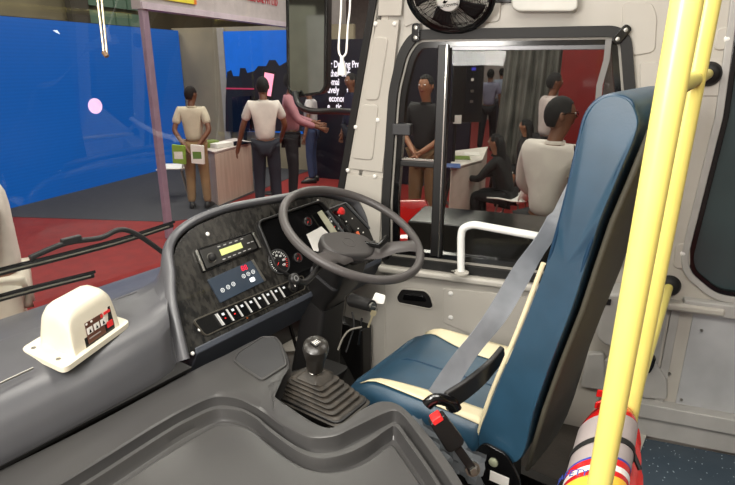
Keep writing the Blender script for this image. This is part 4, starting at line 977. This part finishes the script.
MB().box(BFm, y0, yb_, zb_+.02, zb_+.7, 0, .02).build('yellow_panel', mat('sign_yellow', (205, 190, 60), .5, emit=(200, 185, 55), es=.2), hd_)
MB().box(BFm, yb_, yb_+.05, zb_+.02, zb_+.7, 0, .022).build('orange_edge', mat('edge_orange', (215, 120, 40), .5), hd_)
ya, za = BFm.hit(259, -1)
text('INNOLEC ONE PVT LTD', .16, BFm.P(ya, za, .01), BFm.x, BFm.y, mat('header_red', (165, 35, 50), .5), hd_, 'header_lettering', .004, sx=.62)
# truck screen on back partition
BW = Fr((0, YB-.0, 0), (1, 0, 0), UP)
ts_ = thing('wall_screen', BW.P(-5, 0, .1), 'blue wall screen showing dark skyline silhouettes behind the standing men', 'screen')
sx0, _ = BW.hit(227, 60); sx1, _ = BW.hit(316, 60); _, sz1 = BW.hit(250, 31); _, sz0 = BW.hit(250, 131)
m = mat('sky_screen', (20, 80, 170), .4, emit=(18, 88, 175), es=.7)
MB().box(BW, sx0, sx1, sz0, sz1, 0, .06).build('panel', m, ts_)
sil = [BW.hit(u, v) for u, v in [(227.5, 100), (229, 72), (233, 70), (235, 76), (241, 76), (242, 68), (247, 68), (249, 73), (256, 71), (260, 66), (268, 66), (271, 60), (277, 60), (281, 66), (288, 62), (300, 66), (315, 60), (315, 130.8), (227.5, 130.8)]]
MB().prism(BW, sil, .055, .07).build('silhouette', mat('silhouette_black', (28, 26, 30), .5), ts_)
MB().box(BW, BW.hit(228, 88)[0], BW.hit(256, 88)[0], BW.hit(230, 89)[1], BW.hit(230, 87.6)[1], .072, .08).build('red_streak', mat('streak_red', (170, 50, 80), .5, emit=(170, 50, 80), es=.4), ts_)
tvp = [BW.hit(u, v, .3) for u, v in [(232, 97), (250, 96), (250, 131), (233, 132)]]
tv = thing('television', BW.P(tvp[0][0], ZH, .4), 'switched-off black television on stand beside the blue wall screen', 'television')
MB().prism(BW, tvp, .25, .3).build('screen', blackg, tv)
cxx = (tvp[0][0]+tvp[1][0])/2; MB().box(BW, cxx-.03, cxx+.03, ZH+.02, tvp[2][1]+.05, .22, .26).build('pole', blackp, tv); MB().box(BW, cxx-.25, cxx+.25, ZH, ZH+.02, .1, .4).build('base', blackp, tv)
vwall('trim_14', (BW.hit(220, 60)[0], YB-.04), (BW.hit(226, 60)[0], YB-.04), ZH, 2.12, mat('corner_trim', (150, 146, 140), .5), .05)
# small pink tablet on a stand
pt = Fr(hd(269, 84, 8.6), RV*.8+DV*.6, UP+RV*.12)
pk = thing('display_tablet', pt.P(0, -1.4, 0), 'small upright display with a pink screen behind the white-shirted man', 'display')
MB().box(pt, -.13, .09, -.22, .20, -.02, 0).build('frame', blackp, pk); MB().box(pt, -.10, .06, -.18, .16, 0, .004).build('screen', mat('pink_screen', (240, 150, 180), .4, emit=(240, 150, 180), es=.9), pk)
b_ = pt.P(0, -.2, -.02); MB().cyl((b_.x, b_.y, ZH+.01), b_, .02, n=10).build('stand', blackp, pk)
MB().cyl((b_.x, b_.y, ZH), (b_.x, b_.y, ZH+.015), .15, n=20).build('base', blackp, pk)
# black text panel
tp0 = hy(325, 60, YB-.6); tp1 = hy(385, 60, YB-.6); TPF = Fr((0, YB-.6, 0), (1, 0, 0), UP)
tpn = thing('text_panel', (tp0.x, YB-.6, ZH), 'black display wall with white lines of text behind the booth post', 'display')
MB().box(TPF, tp0.x-.25, tp1.x+1.5, ZH, TPF.hit(350, 39)[1], -.1, 0).build('panel', mat('panel_black', (16, 16, 30), .4), tpn)
tw = mat('text_white', (220, 215, 225), .5, emit=(220, 215, 230), es=.8)
def tline(s, u, v, size=.16):
    x, z = TPF.hit(u, v); text(s, size, TPF.P(x, z, .005), TPF.x, UP, tw, tpn, 'text_line', .002, align='LEFT', sx=.66, bold=.004)
for s_, v in (('er Driving Prec', 64.5), ('ether with', 73.5), ('il-mai    d wh', 82), ('tively     t', 90), (' econom', 98.5), ('e    tic', 106.5)): tline(s_, 327.5, v)
# counters
wood = mat('pale_counter_wood', (206, 184, 168), .5, c2=(190, 166, 150), cscale=3, stretch=(6, 6, .4))
ctop = mat('counter_top', (190, 180, 174), .4)
def counter(nm, label, pc, pr, pl_, vtop_u, vtop_v, extra=0):
    c, r_, l_ = [hz(u, v, ZH) for u, v in (pc, pr, pl_)]
    zt = hit(vtop_u, vtop_v, c, (V((1, 0, 0)))).z
    t = thing(nm, (c+r_)/2, label, 'counter'); r2 = r_+(r_-c)*extra
    poly = [c, r2, r2+(l_-c), l_]; poly = [(p.x, p.y) for p in poly]
    MB().prism(GF0, poly, 0, zt-ZH-.04).build('body', wood, t, bevel=.01)
    MB().prism(GF0, poly, zt-ZH-.04, zt-ZH, 1.05).build('counter_top', ctop, t, bevel=.008)
    return t, zt, c, r2, l_
ct1 = counter('reception_counter', 'pale wood-fronted counter with papers beside man in white polo', (219, 206), (254, 191), (203, 198), 217, 151)
ct2 = counter('reception_counter', 'pale wooden counter behind the second booth post', (318, 167), (337, 160), (310, 164), 318, 121)
zt = ct1[1]
for i, (u, v, w, l_, h, m, lb, ct, nm) in enumerate([(221, 147, .16, .22, .07, labelw, 'white papers stacked on the counter top', 'papers', 'paper_stack'), (236, 144, .2, .3, .02, blackg, 'dark laptop tray lying on the counter top', 'tray', 'tray'), (210, 147, .12, .16, .10, mat('leaflet_green', (110, 130, 60), .5), 'green leaflets standing on the counter end', 'leaflets', 'leaflet_pile')]):
    p = hz(u, v, zt); fr = Fr((p.x, p.y, zt), (.3, 1, 0), (-1, .3, 0)); o = MB().box(fr, -w, w, -l_/2, l_/2, 0, h).build(nm, m, bevel=.004); tag(o, lb, ct)
# white chair left of first man
def chair(P, ang, label, h=.45, m=None):
    m = m or whitep
    fr = Fr(P, (math.cos(ang), math.sin(ang), 0), (-math.sin(ang), math.cos(ang), 0)); t = thing('white_chair', P, label, 'chair', None)
    rs = [[fr.P(-.22+.44*j/6, y_, h+zz+.03*((j-3)/3)**2) for j in range(7)] for y_, zz in ((.24, -.01), (.1, 0), (-.1, -.01), (-.2, .0))]
    MB().grid(rs).build('seat', m, t, solid=.02)
    rs = [[fr.P(-.22+.44*j/6, -.2-y_+.05*((j-3)/3)**2, h+zz) for j in range(7)] for y_, zz in ((0, .0), (.03, .12), (.06, .25), (.09, .38))]
    MB().grid(rs).build('backrest', m, t, solid=.02)
    for sx in (-1, 1):
        for sy_ in (-1, 1): MB().cyl(fr.P(sx*.20, sy_*.2, 0), fr.P(sx*.12, sy_*.12, h-.01), .012, n=8).build('leg', steel, t)
    return t
chair(hz(176, 196, ZH), 2.2, 'white chair at the booth edge behind the lilac post')
# loudspeaker on tripod
sp0 = hd(455, 54, 6.5); spf = Fr(hd(468, 88, 6.5), RV*.95+FH*.25, UP)
spk = thing('loudspeaker', spf.P(0, -.42, -.15), 'large black loudspeaker cabinet on a tripod seen through the side window', 'loudspeaker')
MB().prism(spf, roundpoly([(-.20, -.40), (.20, -.40), (.20, .40), (-.20, .40)], .02), -.34, 0).build('cabinet', blackp, spk, bevel=.01)
MB().box(spf, -.03, .14, -.30, .32, .0, .008).build('amplifier_panel', mat('amp_panel', (38, 38, 42), .3, metal=.4), spk)
for y_, w, m in ((.20, .05, mat('blue_light', (60, 60, 190), .4, emit=(60, 60, 200), es=.5)), (.08, .03, labelw), (-.05, .04, steel), (.27, .05, steel), (-.17, .04, steel)):
    MB().box(spf, .03, .03+w, y_, y_+.03, .008, .016).build('control', m, spk)
tb = spf.P(-.08, -.41, -.15)
tri = thing('tripod_stand', (tb.x, tb.y, ZH), 'black tripod stand carrying the loudspeaker', 'stand')
MB().cyl((tb.x, tb.y, ZH+.25), tb, .022, n=12).build('pole', blackp, tri)
MB().cyl((tb.x, tb.y, ZH+.78), (tb.x, tb.y, ZH+.86), .05, n=12).build('collar', blackp, tri)
for k in range(3):
    a = k*2.094+.3; MB().cyl((tb.x, tb.y, ZH+.82), (tb.x+.34*math.cos(a), tb.y+.34*math.sin(a), ZH+.01), .015, n=8).build('leg', blackp, tri)
    MB().cyl((tb.x, tb.y, ZH+.3), (tb.x+.22*math.cos(a), tb.y+.22*math.sin(a), ZH+.42), .008, n=6).build('brace', blackp, tri)
MB().box(Fr(spf.P(-.12, -.36, .004), RV, UP), -.05, .05, -.05, .05, 0, .004).build('paper_tag', labelw, spk)
# white table
tp = [hz(447, 240, ZH), hz(478, 226, ZH), hz(484, 205, ZH), hz(450, 212, ZH)]
zt2 = hit(447, 168, tp[0], FH).z
wt = thing('display_table', (tp[0]+tp[2])/2, 'white covered table with leaflets where the woman in black sits', 'table')
MB().prism(GF0, [(p.x, p.y) for p in tp], 0, zt2-ZH-.03, .98).build('cloth_skirt', mat('table_cloth', (196, 186, 176), .6), wt, bevel=.02)
MB().prism(GF0, [(p.x, p.y) for p in tp], zt2-ZH-.03, zt2-ZH, 1.02).build('tabletop', mat('table_top', (205, 198, 190), .5), wt, bevel=.01)
for i, (u, v, m, lb) in enumerate([(462, 158, mat('leaflet_green', (110, 130, 60), .5), 'green leaflet lying on the white table'), (452, 166, mat('leaflet_blue', (60, 80, 130), .5), 'blue leaflet at the near corner of the white table'), (472, 154, labelw, 'white sheet under the seated woman hands')]):
    p = hz(u, v, zt2); o = MB().box(Fr((p.x, p.y, zt2), (1, .2, 0), (-.2, 1, 0)), -.10, .10, -.14, .14, 0, .008).build('leaflet', m); tag(o, lb, 'leaflet')
# curtain, red wall, dark platform
ci = mat('grey_drape', (112, 112, 106), .5, c2=(80, 80, 76), cscale=2)
YC = 9.3
xa_ = hy(511, 60, YC).x; xb_ = hy(572, 60, YC).x; zc_ = 3.2
rs = []
for i in range(61):
    t = i/60; x = xa_+(xb_-xa_)*t
    rs.append([V((x+.18*(1-t)*(1-k/6)*0-.35*(1-k/6)*(1-t)*.6, YC+.07*math.sin(t*25+.9*k)+.04*math.sin(t*61), ZH+.01+(zc_-ZH)*k/6)) for k in range(7)])
o = MB().grid(rs).build('drape', ci, solid=.01, ang=80); tag(o, 'tall grey satin drape hanging beside the red display wall', 'drape')
xr0 = hy(562, 60, 9.0).x
vwall('partition_3', (xr0, 9.0), (hy(607, 60, 9.0).x, 9.0), ZH, 3.4, mat('red_display_wall', (112, 12, 9), .6))
vwall('partition_4', (hy(607, 60, 9.2).x, 9.2), (4.0, 9.2), ZH, 3.4, mat('grey_display_wall', (92, 84, 80), .6))
pd_ = [hz(478, 228, ZH), hz(640, 240, ZH), hz(640, 330, ZH), hz(470, 292, ZH)]
zpt = .0
o = MB().prism(GF0, [(-.80, 2.85), (1.0, 2.85), (1.0, 3.22), (-.80, 3.22)], 0, hy(500, 212, 3.22).z-ZH).build('display_platform', mat('platform_black', (18, 18, 18), .18), bevel=.01); tag(o, 'low glossy black display platform just outside the driver window', 'platform')
# clutter in the quarter window: pale booth wall and counter
o = vwall('partition_5', (hy(396, 60, 12).x-.6, 12), (hy(442, 60, 12).x, 12), ZH, 3.2, mat('booth_cream', (176, 172, 160), .6))
bx_ = hz(412, 168, ZH); o = MB().box(Fr((bx_.x, bx_.y, ZH), (1, .2, 0), (-.2, 1, 0)), -.5, .4, 0, .5, 0, .8).build('display_plinth', mat('plinth_grey', (120, 112, 104), .5), bevel=.02); tag(o, 'grey display plinth visible through the small front window pane', 'plinth')
rc = thing('red_vehicle', hz(418, 262, ZH), 'shiny red vehicle corner outside the lower quarter window', 'vehicle')
rp0 = hd(398, 214, 3.7); fr = Fr((rp0.x, rp0.y, ZH), (.4, -.9, 0), UP)
MB().prism(fr, roundpoly([(-.6, .0), (.45, .0), (.42, .55), (.15, .95), (-.6, 1.08)], .12), -.30, .1).build('body_panel', mat('vehicle_red', (150, 16, 14), .12, coat=.8), rc, bevel=.04, seg=4)
MB().prism(fr, roundpoly([(-.30, .72), (.05, .70), (.22, .52), (-.25, .56)], .04), .1, .13).build('headlamp', mat('lamp_clear', (200, 205, 215), .08, metal=.5), rc, bevel=.01)
MB().prism(fr, [(-.5, .40), (.35, .32), (.35, .36), (-.5, .44)], .1, .12).build('chrome_strip', chrome, rc)

# ================================================================== PEOPLE
def skin(J, E, R_, sub=1):
    me = bpy.data.meshes.new('tmp'); ks = list(J); me.from_pydata([J[k] for k in ks], [(ks.index(a), ks.index(b)) for a, b in E], [])
    o = bpy.data.objects.new('tmp', me); col.objects.link(o); bpy.context.view_layer.update()
    m = o.modifiers.new('s', 'SKIN'); m.use_smooth_shade = True
    sv = me.skin_vertices[0].data
    for i, k in enumerate(ks):
        r = R_[k]; sv[i].radius = r if isinstance(r, tuple) else (r, r); sv[i].use_root = (i == 0)
    if sub: s_ = o.modifiers.new('u', 'SUBSURF'); s_.levels = sub; s_.render_levels = sub
    bpy.context.view_layer.update(); dg = bpy.context.evaluated_depsgraph_get(); ev = o.evaluated_get(dg); em = ev.to_mesh()
    vs = [v.co.copy() for v in em.vertices]; fs = [tuple(p.vertices) for p in em.polygons]
    ev.to_mesh_clear(); bpy.data.objects.remove(o); bpy.data.meshes.remove(me); return vs, fs
skins = [mat('skin_brown', (112, 74, 54), .5), mat('skin_tan', (150, 104, 78), .5)]
hairm = mat('black_hair', (14, 12, 12), .85, bump=.6, bscale=90)
def human(label, P, H, head, shirt, pants, pose='stand', arms=None, sleeves='short', long_hair=False, sk=0, glasses=False, sub=1, lean_=0, hands=True, heady=0):
    k = H/1.72; ca, sa = math.cos(head), math.sin(head)   # head = direction faced (angle in world XY)
    fx = V((ca, sa, 0)); rx = V((sa, -ca, 0)); P = V(P)
    def T(x, y, z): return P+rx*x*k+fx*y*k+UP*z*k
    lz = lean_
    if pose == 'sit': hz_ = .50; sh = -.42
    else: hz_ = .93; sh = 0
    J = {}
    def up(z): return z+sh
    J['pel'] = (0, 0, hz_); J['wai'] = (0, .01+lz*.25, up(1.08)); J['che'] = (0, .02+lz*.6, up(1.27)); J['nb'] = (0, .0+lz, up(1.43)); J['nk'] = (0, .02+lz*1.1, up(1.50))
    for s_, n in ((-1, 'l'), (1, 'r')):
        J['sh'+n] = (s_*.165, -.01+lz*.95, up(1.40))
        el, wr = (arms or {}).get(n, ((s_*.235, .0, 1.13), (s_*.25, .06, .87)))
        J['el'+n] = (el[0], el[1], up(el[2])); J['wr'+n] = (wr[0], wr[1], up(wr[2]))
        if pose == 'sit': J['hi'+n] = (s_*.09, .02, .50); J['kn'+n] = (s_*.11, .42, .50); J['an'+n] = (s_*.11, .36, .08); J['to'+n] = (s_*.12, .50, .035)
        else: 
            st = .04*s_ if pose == 'walk' else 0
            J['hi'+n] = (s_*.085, 0, .90); J['kn'+n] = (s_*.10, .02+st*3, .49); J['an'+n] = (s_*.115, -.01+st*4, .08); J['to'+n] = (s_*.14, .13+st*4, .035)
    W_ = {q: T(*p) for q, p in J.items()}
    t = thing('person', P, label, 'person')
    RB = {'pel': .09, 'wai': .08, 'che': .085, 'nb': .05, 'nk': .050}
    RS = {'shl': .042, 'ell': .040, 'wrl': .028, 'hil': .085, 'knl': .055, 'anl': .038, 'tol': .035}
    for a, b in list(RS.items()): RS[a[:-1]+'r'] = b
    RB.update(RS)
    E = [('pel', 'wai'), ('wai', 'che'), ('che', 'nb'), ('nb', 'nk')]
    for n in 'lr': E += [('che', 'sh'+n), ('sh'+n, 'el'+n), ('el'+n, 'wr'+n), ('pel', 'hi'+n), ('hi'+n, 'kn'+n), ('kn'+n, 'an'+n), ('an'+n, 'to'+n)]
    # head chain and face
    hd0 = J['nk']; hx_ = math.cos(heady); 
    def HT(x, y, z): # head-local with yaw
        c, s2 = math.cos(heady), math.sin(heady); return T(hd0[0]+x*c+y*s2, hd0[1]-x*s2+y*c, hd0[2]+z)
    J2 = dict(W_); J2['jaw'] = HT(0, .035, .06); J2['face'] = HT(0, .02, .12); J2['crn'] = HT(0, .0, .175)
    RB.update({'jaw': .062, 'face': .082, 'crn': .072}); E += [('nk', 'jaw'), ('jaw', 'face'), ('face', 'crn')]
    if hands:
        for n, s_ in (('l', -1), ('r', 1)):
            d = (W_['wr'+n]-W_['el'+n]).normalized(); sd_ = d.cross(rx if abs(d.dot(rx)) < .8 else UP).normalized(); pn = W_['wr'+n]+d*.085*k
            J2['pa'+n] = pn; RB['pa'+n] = (.034, .022); E.append(('wr'+n, 'pa'+n))
            for q in range(4):
                b_ = pn+sd_*(q-1.5)*.019*k+d*.035*k; m_ = b_+d*(.032-.004*abs(q-1.3))*k+rx*(-s_)*.006*k; e_ = m_+d*.022*k+rx*(-s_)*.014*k
                J2['f%s%d' % (n, q)] = b_; J2['g%s%d' % (n, q)] = m_; J2['h%s%d' % (n, q)] = e_
                for z_ in 'fgh': RB['%s%s%d' % (z_, n, q)] = .0085
                E += [('pa'+n, 'f%s%d' % (n, q)), ('f%s%d' % (n, q), 'g%s%d' % (n, q)), ('g%s%d' % (n, q), 'h%s%d' % (n, q))]
            b_ = W_['wr'+n]+d*.045*k-sd_*.034*k; e_ = b_+d*.035*k-sd_*.012*k; J2['t'+n] = b_; J2['u'+n] = e_; RB['t'+n] = .011; RB['u'+n] = .009
            E += [('wr'+n, 't'+n), ('t'+n, 'u'+n)]
    def scl(r): return tuple(x*k for x in r) if isinstance(r, tuple) else r*k
    vs, fs = skin(J2, E, {q: scl(RB[q]) for q in J2}, sub)
    mb = MB().add(vs, fs)
    fxh = (HT(0, 1, 0)-HT(0, 0, 0)).normalized(); rxh = (HT(1, 0, 0)-HT(0, 0, 0)).normalized()
    mb.ball(HT(0, .014, .125), (.072*k, .092*k, .105*k), 18, 12, (rxh, fxh, UP))
    mb.loft([[HT(x*w, y_, z_) for x, y_ in ((-.012, .09), (.012, .09), (.004, .09+d_), (-.004, .09+d_))] for z_, w, d_ in ((.150, .6, .006), (.125, 1, .022), (.108, 1.5, .030), (.100, 1.3, .012))])
    for s_ in (-1, 1): mb.ball(HT(s_*.073, .005, .118), (.010*k, .020*k, .030*k), 8, 6, (rxh, fxh, UP))
    body = mb.build('body', skins[sk], t, ang=180)
    for s_ in (-1, 1):
        MB().ball(HT(s_*.030, .093, .135), (.013*k, .009*k, .007*k), 8, 6, (rxh, fxh, UP)).build('eye', labelw, body)
    MB().ball(HT(0, .096, .075), (.024*k, .008*k, .006*k), 8, 6, (rxh, fxh, UP)).build('mouth', mat('lips', (120, 60, 52), .5), body)
    # hair
    rs = []
    for i in range(9):
        row = []
        for j in range(24):
            th = j/24*2*math.pi; fy = math.sin(th)
            pl_ = math.radians(38) if fy > .5 else (math.radians(8) if fy > .05 else (math.radians(-8) if fy > -.35 else math.radians(-42)))
            ph = pl_+(math.pi/2-pl_)*i/8; c_ = max(math.cos(ph), .02)
            row.append(HT(.079*math.cos(th)*c_, .010+.099*fy*c_, .128+.112*math.sin(ph)))
        rs.append(row)
    inner = [[HT(0, .01, .13)+(p-HT(0, .01, .13))*.88 for p in rs[0]]]
    MB().loft(inner+rs).build('hair', hairm, body, ang=80)
    if long_hair:
        MB().loft([[HT(.085*w*math.cos(q*math.pi/8), -.05-.01*i+.05*w*math.sin(q*math.pi/8), .20-.09*i) for q in range(16)] for i, w in enumerate((.5, 1, 1.05, 1.05, 1.0, .8))]).build('long_hair', hairm, body, ang=80)
    if glasses:
        for s_ in (-1, 1):
            MB().tube([HT(s_*.033+.024*math.cos(q*math.pi/6), .106, .133+.016*math.sin(q*math.pi/6)) for q in range(12)], .0022*k, 6, closed=True).build('glasses_rim', blackg, body)
            MB().tube([HT(s_*.058, .104, .138), HT(s_*.080, .04, .138), HT(s_*.082, .0, .132)], .0022*k, 6).build('glasses_arm', blackg, body)
    # shirt
    c = {'pel': .132, 'wai': .126, 'che': .146, 'nb': .078, 'shl': .078, 'shr': .078}
    js = {q: W_[q] for q in ('pel', 'wai', 'che', 'nb', 'shl', 'shr')}
    js['pel'] = js['pel']+UP*.03*k
    es = [('pel', 'wai'), ('wai', 'che'), ('che', 'nb'), ('che', 'shl'), ('che', 'shr')]
    for n in 'lr':
        q = .72 if sleeves == 'short' else 1.0
        js['e1'+n] = W_['sh'+n].lerp(W_['el'+n], q); c['e1'+n] = .058 if sleeves == 'short' else .052; es.append(('sh'+n, 'e1'+n))
        if sleeves != 'short': js['e2'+n] = W_['el'+n].lerp(W_['wr'+n], .92 if sleeves == 'long' else .3); c['e2'+n] = .040; es.append(('e1'+n, 'e2'+n))
    rad = {q: (v*k, v*k*.80) if q in ('pel', 'wai', 'che') else v*k for q, v in c.items()}
    rad['pel'] = (.135*k, .115*k)
    # skin radii are axis dependent: keep them round and squash front to back afterwards
    rad = {q: c[q]*k for q in c}
    vs, fs = skin(js, es, rad, 2)
    def squash(vs, f=.78, lo=0):
        cc = W_['che']; o_ = []
        for v in vs:
            w = v-cc; yv = w.dot(fx); xx = abs(w.dot(rx)); o_.append(v-fx*yv*(1-f)*(1 if xx < .2*k and pose != 'sit' else .0))
        return o_
    shm = mat('shirt_%d_%d_%d' % shirt, shirt, .75, bump=.5, bscale=14, c2=tuple(int(x*.93) for x in shirt), cscale=7)
    so_ = MB().add(vs, fs).build('shirt', shm, t, ang=180)
    MB().tube([W_['nk']+(rx*math.cos(q*math.pi/8)*.058+fx*math.sin(q*math.pi/8)*.058)*k-UP*.045*k for q in range(16)], (.006*k, .013*k), 6, closed=True, flat=UP.cross(rx)).build('collar', shm, so_)
    # trousers
    js = {'pel': W_['pel']+UP*.02*k}; c = {'pel': .128}; es = []
    for n in 'lr':
        for q, r_ in (('hi', .105), ('kn', .076), ('an', .060)): js[q+n] = W_[q+n]; c[q+n] = r_
        es += [('pel', 'hi'+n), ('hi'+n, 'kn'+n), ('kn'+n, 'an'+n)]
    vs, fs = skin(js, es, {q: c[q]*k for q in c}, 2)
    MB().add(vs, fs).build('trousers', mat('cloth_%d_%d_%d' % pants, pants, .8, bump=.4, bscale=16), t, ang=180)
    for n in 'lr':
        a, b_ = W_['an'+n], W_['to'+n]; d = (b_-a); d.z = 0; d.normalize(); sd_ = d.cross(UP)
        MB().loft([[a-UP*.0+d*y_*k+sd_*math.cos(q*math.pi/6)*w*k+UP*(max(-1, math.sin(q*math.pi/6)*1.3)*h_*k-.08*k+h_*k) for q in range(12)] for y_, w, h_ in ((-.08, .02, .03), (-.07, .036, .045), (0, .040, .050), (.10, .046, .034), (.17, .040, .024), (.20, .015, .018))]).build('shoe', blackp, t, ang=80)
    return t
def place(u, v, t): 
    p = hd(u, v, t); return (p.x, p.y, ZH), min(p.z-ZH, 1.92)
back = math.pi/2
P, H = place(189, 87, 7.7)
human('man in cream polo and khaki trousers, hands behind his back holding bags', P, H, back+.45, (205, 194, 172), (138, 110, 76), heady=.6, arms={'l': ((-.24, -.10, 1.14), (-.09, -.20, .93)), 'r': ((.24, -.10, 1.14), (.08, -.20, .93))})
hp0 = V(P)+V((math.cos(back+.45), math.sin(back+.45), 0))*(-.27*H/1.72); 
for i, (du, c_, lb) in enumerate([(-.10, (235, 232, 224), 'white leaflet bag held behind the man in cream polo'), (.16, (130, 165, 60), 'green and white leaflet bag held behind the man in cream polo')]):
    fr = Fr(V((hp0.x, hp0.y, ZH+.72*H/1.72))-RV*du-FH*.05, RV, UP); bg = thing('leaflet_bag', fr.o, lb, 'bag')
    MB().prism(fr, roundpoly([(-.09, 0), (.09, -.02), (.10, .24), (-.08, .26)], .01), -.02, .02).build('bag_body', mat('bagc_%d' % i, c_, .5), bg, bevel=.004)
    MB().box(fr, -.06, .06, .06, .16, .02, .022).build('printed_patch', mat('bagp_%d' % i, (90, 130, 50) if i == 0 else (225, 225, 215), .5), bg)
P, H = place(262, 78, 7.2)
human('man in white polo and dark navy trousers leaning one hand on counter', P, H, back+.5, (214, 206, 198), (26, 28, 40), arms={'l': ((-.27, .02, 1.14), (-.34, .10, .90)), 'r': ((.25, .06, 1.16), (.20, .22, 1.0))})
P, H = place(288, 72, 7.9)
human('man in pink long-sleeved shirt and black trousers beside the white polo man', P, H, .5, (168, 116, 124), (20, 18, 24), sleeves='long', arms={'l': ((-.22, .10, 1.14), (-.12, .33, 1.08)), 'r': ((.23, .10, 1.14), (.16, .34, 1.05))})
P, H = place(310, 84, 9.5)
human('man in pale shirt and blue jeans partly hidden under the side mirror', P, H, back+1.8, (190, 184, 184), (40, 52, 84))
P, H = place(353, 74, 8.8)
human('person in dark navy clothes standing before the black text panel', P, H, back+2.4, (24, 28, 52), (20, 22, 34), sleeves='long')
p_ = hd(-27, 150, 2.75)
human('person in white shirt cropped by the left picture edge outside windscreen', (p_.x, p_.y, ZH), 1.72, back+2.4, (222, 214, 204), (214, 206, 190), sleeves='long', arms={'l': ((-.26, .02, 1.14), (-.24, .14, .92)), 'r': ((.26, .02, 1.14), (.24, .14, .92))})
P, H = place(558, 99, 3.6)
human('man in white shirt and glasses looking right beside the side window', P, H, back-.55, (224, 216, 208), (22, 22, 26), sleeves='long', sk=0, glasses=True, heady=.75, sub=2, arms={'l': ((-.25, .06, 1.14), (-.16, .26, 1.0)), 'r': ((.26, .04, 1.14), (.22, .24, 1.0))})
P, H = place(553, 73, 7.4)
human('man in white shirt standing by red wall, seen above the glasses-wearing man', P, H, back-1.2, (206, 192, 188), (24, 22, 26), sleeves='short')
P, H = place(491, 67, 13)
human('distant man in blue-grey shirt and dark trousers walking down red aisle', P, H, back, (140, 140, 165), (22, 22, 28), sleeves='short', hands=False, pose='walk')
P, H = place(503, 64, 15.5)
human('far man in pale blue shirt, beyond the distant walking man', P, H, back+.4, (150, 160, 180), (50, 50, 60), sleeves='short', hands=False)
P, H = place(512, 66, 17)
human('farthest figure in dark suit at the back of red aisle', P, H, back+2.8, (26, 24, 28), (22, 22, 26), sleeves='long', hands=False)
P, H = place(428, 67, 6.2)  # reflection in the quarter pane, built as a solid figure outside
human('reflection of a man in black top and khaki trousers, built as a figure behind the small window pane', P, H, back+2.9, (24, 22, 24), (112, 88, 62), sleeves='short', sk=1, arms={'l': ((-.24, .05, 1.13), (-.06, .16, .98)), 'r': ((.24, .05, 1.13), (.06, .16, .98))})
# seated women
sp_ = hd(508, 184, 6.8); ang = math.pi-.25
chair(V((sp_.x+.06, sp_.y, ZH)), ang-math.pi/2, 'white moulded chair under the woman in black at the table')
human('woman in black sitting on white chair leaning over the white table', (sp_.x, sp_.y, ZH), 1.62, ang, (20, 19, 20), (16, 16, 18), pose='sit', sleeves='long', long_hair=True, sk=1, lean_=.16, arms={'l': ((-.22, .32, 1.16), (-.12, .52, 1.14)), 'r': ((.22, .32, 1.16), (.12, .52, 1.14))})
sp_ = hd(524, 168, 8.4)
chair(V((sp_.x+.06, sp_.y, ZH)), ang-math.pi/2, 'white chair hidden behind the second seated woman in front of the drape')
human('long-haired woman in dark clothes seated in front of the grey drape', (sp_.x, sp_.y, ZH), 1.66, ang, (26, 22, 24), (20, 20, 24), pose='sit', sleeves='long', long_hair=True, sk=1)
# ================================================================== LIGHTS
def area(nm, loc, tgt, size, power, colr=(1, 1, 1), sy_=None):
    l = bpy.data.lights.new(nm, 'AREA'); l.energy = power; l.size = size; l.color = colr
    if sy_: l.shape = 'RECTANGLE'; l.size_y = sy_
    o = bpy.data.objects.new(nm, l); col.objects.link(o); o.location = loc; d = V(tgt)-V(loc); o.rotation_euler = d.to_track_quat('-Z', 'Y').to_euler(); return o
area('bounce_flash_fill', (-.05, .05, 2.15), (-.25, 1.3, .6), 1.1, LP[0], (1, .97, .92), .7)  # stand-in light for flash bounced off the ceiling, not a cab lamp
area('seat_sheen_fill', (-.75, -.30, 1.65), (.05, 1.4, 1.0), .45, LP[1], (1, .96, .9))  # added off-frame light for sheen on the seat vinyl, no fixture there
for x, y in ((-6, 6.5), (-6, 10), (-3.2, 7), (-1, 6), (1, 7.5), (-3.5, 14), (-3.5, 19), (2, 13), (-8.9, 8), (-5, 1), (-1, 2.5), (1, -2), (-5, -5), (3, 3), (-1, -2), (-3, -1.5)):
    area('hall_lamp', (x, y, 4.6), (x, y, 0), 1.4, LP[2], (1, .95, .86))
lampm = mat('lamp_glow', (255, 250, 240), .5, emit=(255, 248, 235), es=6)
for x, y in ((-5, -5), (1, -2), (-5, 1), (-8, -3), (-2, -6), (-8, 4)):
    o = MB().box(Fr((x, y, 4.9), (1, 0, 0), (0, 1, 0)), -.5, .5, -.15, .15, 0, .06).build('ceiling_light', lampm); tag(o, 'bright rectangular hall ceiling light high above the carpet', 'light', 'hall ceiling lights')
w = bpy.data.worlds.new('hall_ambient'); S.world = w; w.use_nodes = True
bg = w.node_tree.nodes['Background']; bg.inputs[0].default_value = (.95, .93, .9, 1); bg.inputs[1].default_value = LP[3]
# ================================================================== CAMERA
cd = bpy.data.cameras.new('camera'); cam = bpy.data.objects.new('camera', cd); col.objects.link(cam)
cd.sensor_width = 36; cd.lens = FPX/735*36; cam.location = CAM; cam.rotation_euler = (math.pi/2-PIT, 0, YAW); cd.clip_start = .02
S.camera = cam
S.view_settings.view_transform = 'Standard'; S.view_settings.look = 'None'; S.view_settings.gamma = 1; S.view_settings.exposure = 0; S.view_settings.use_curve_mapping = False
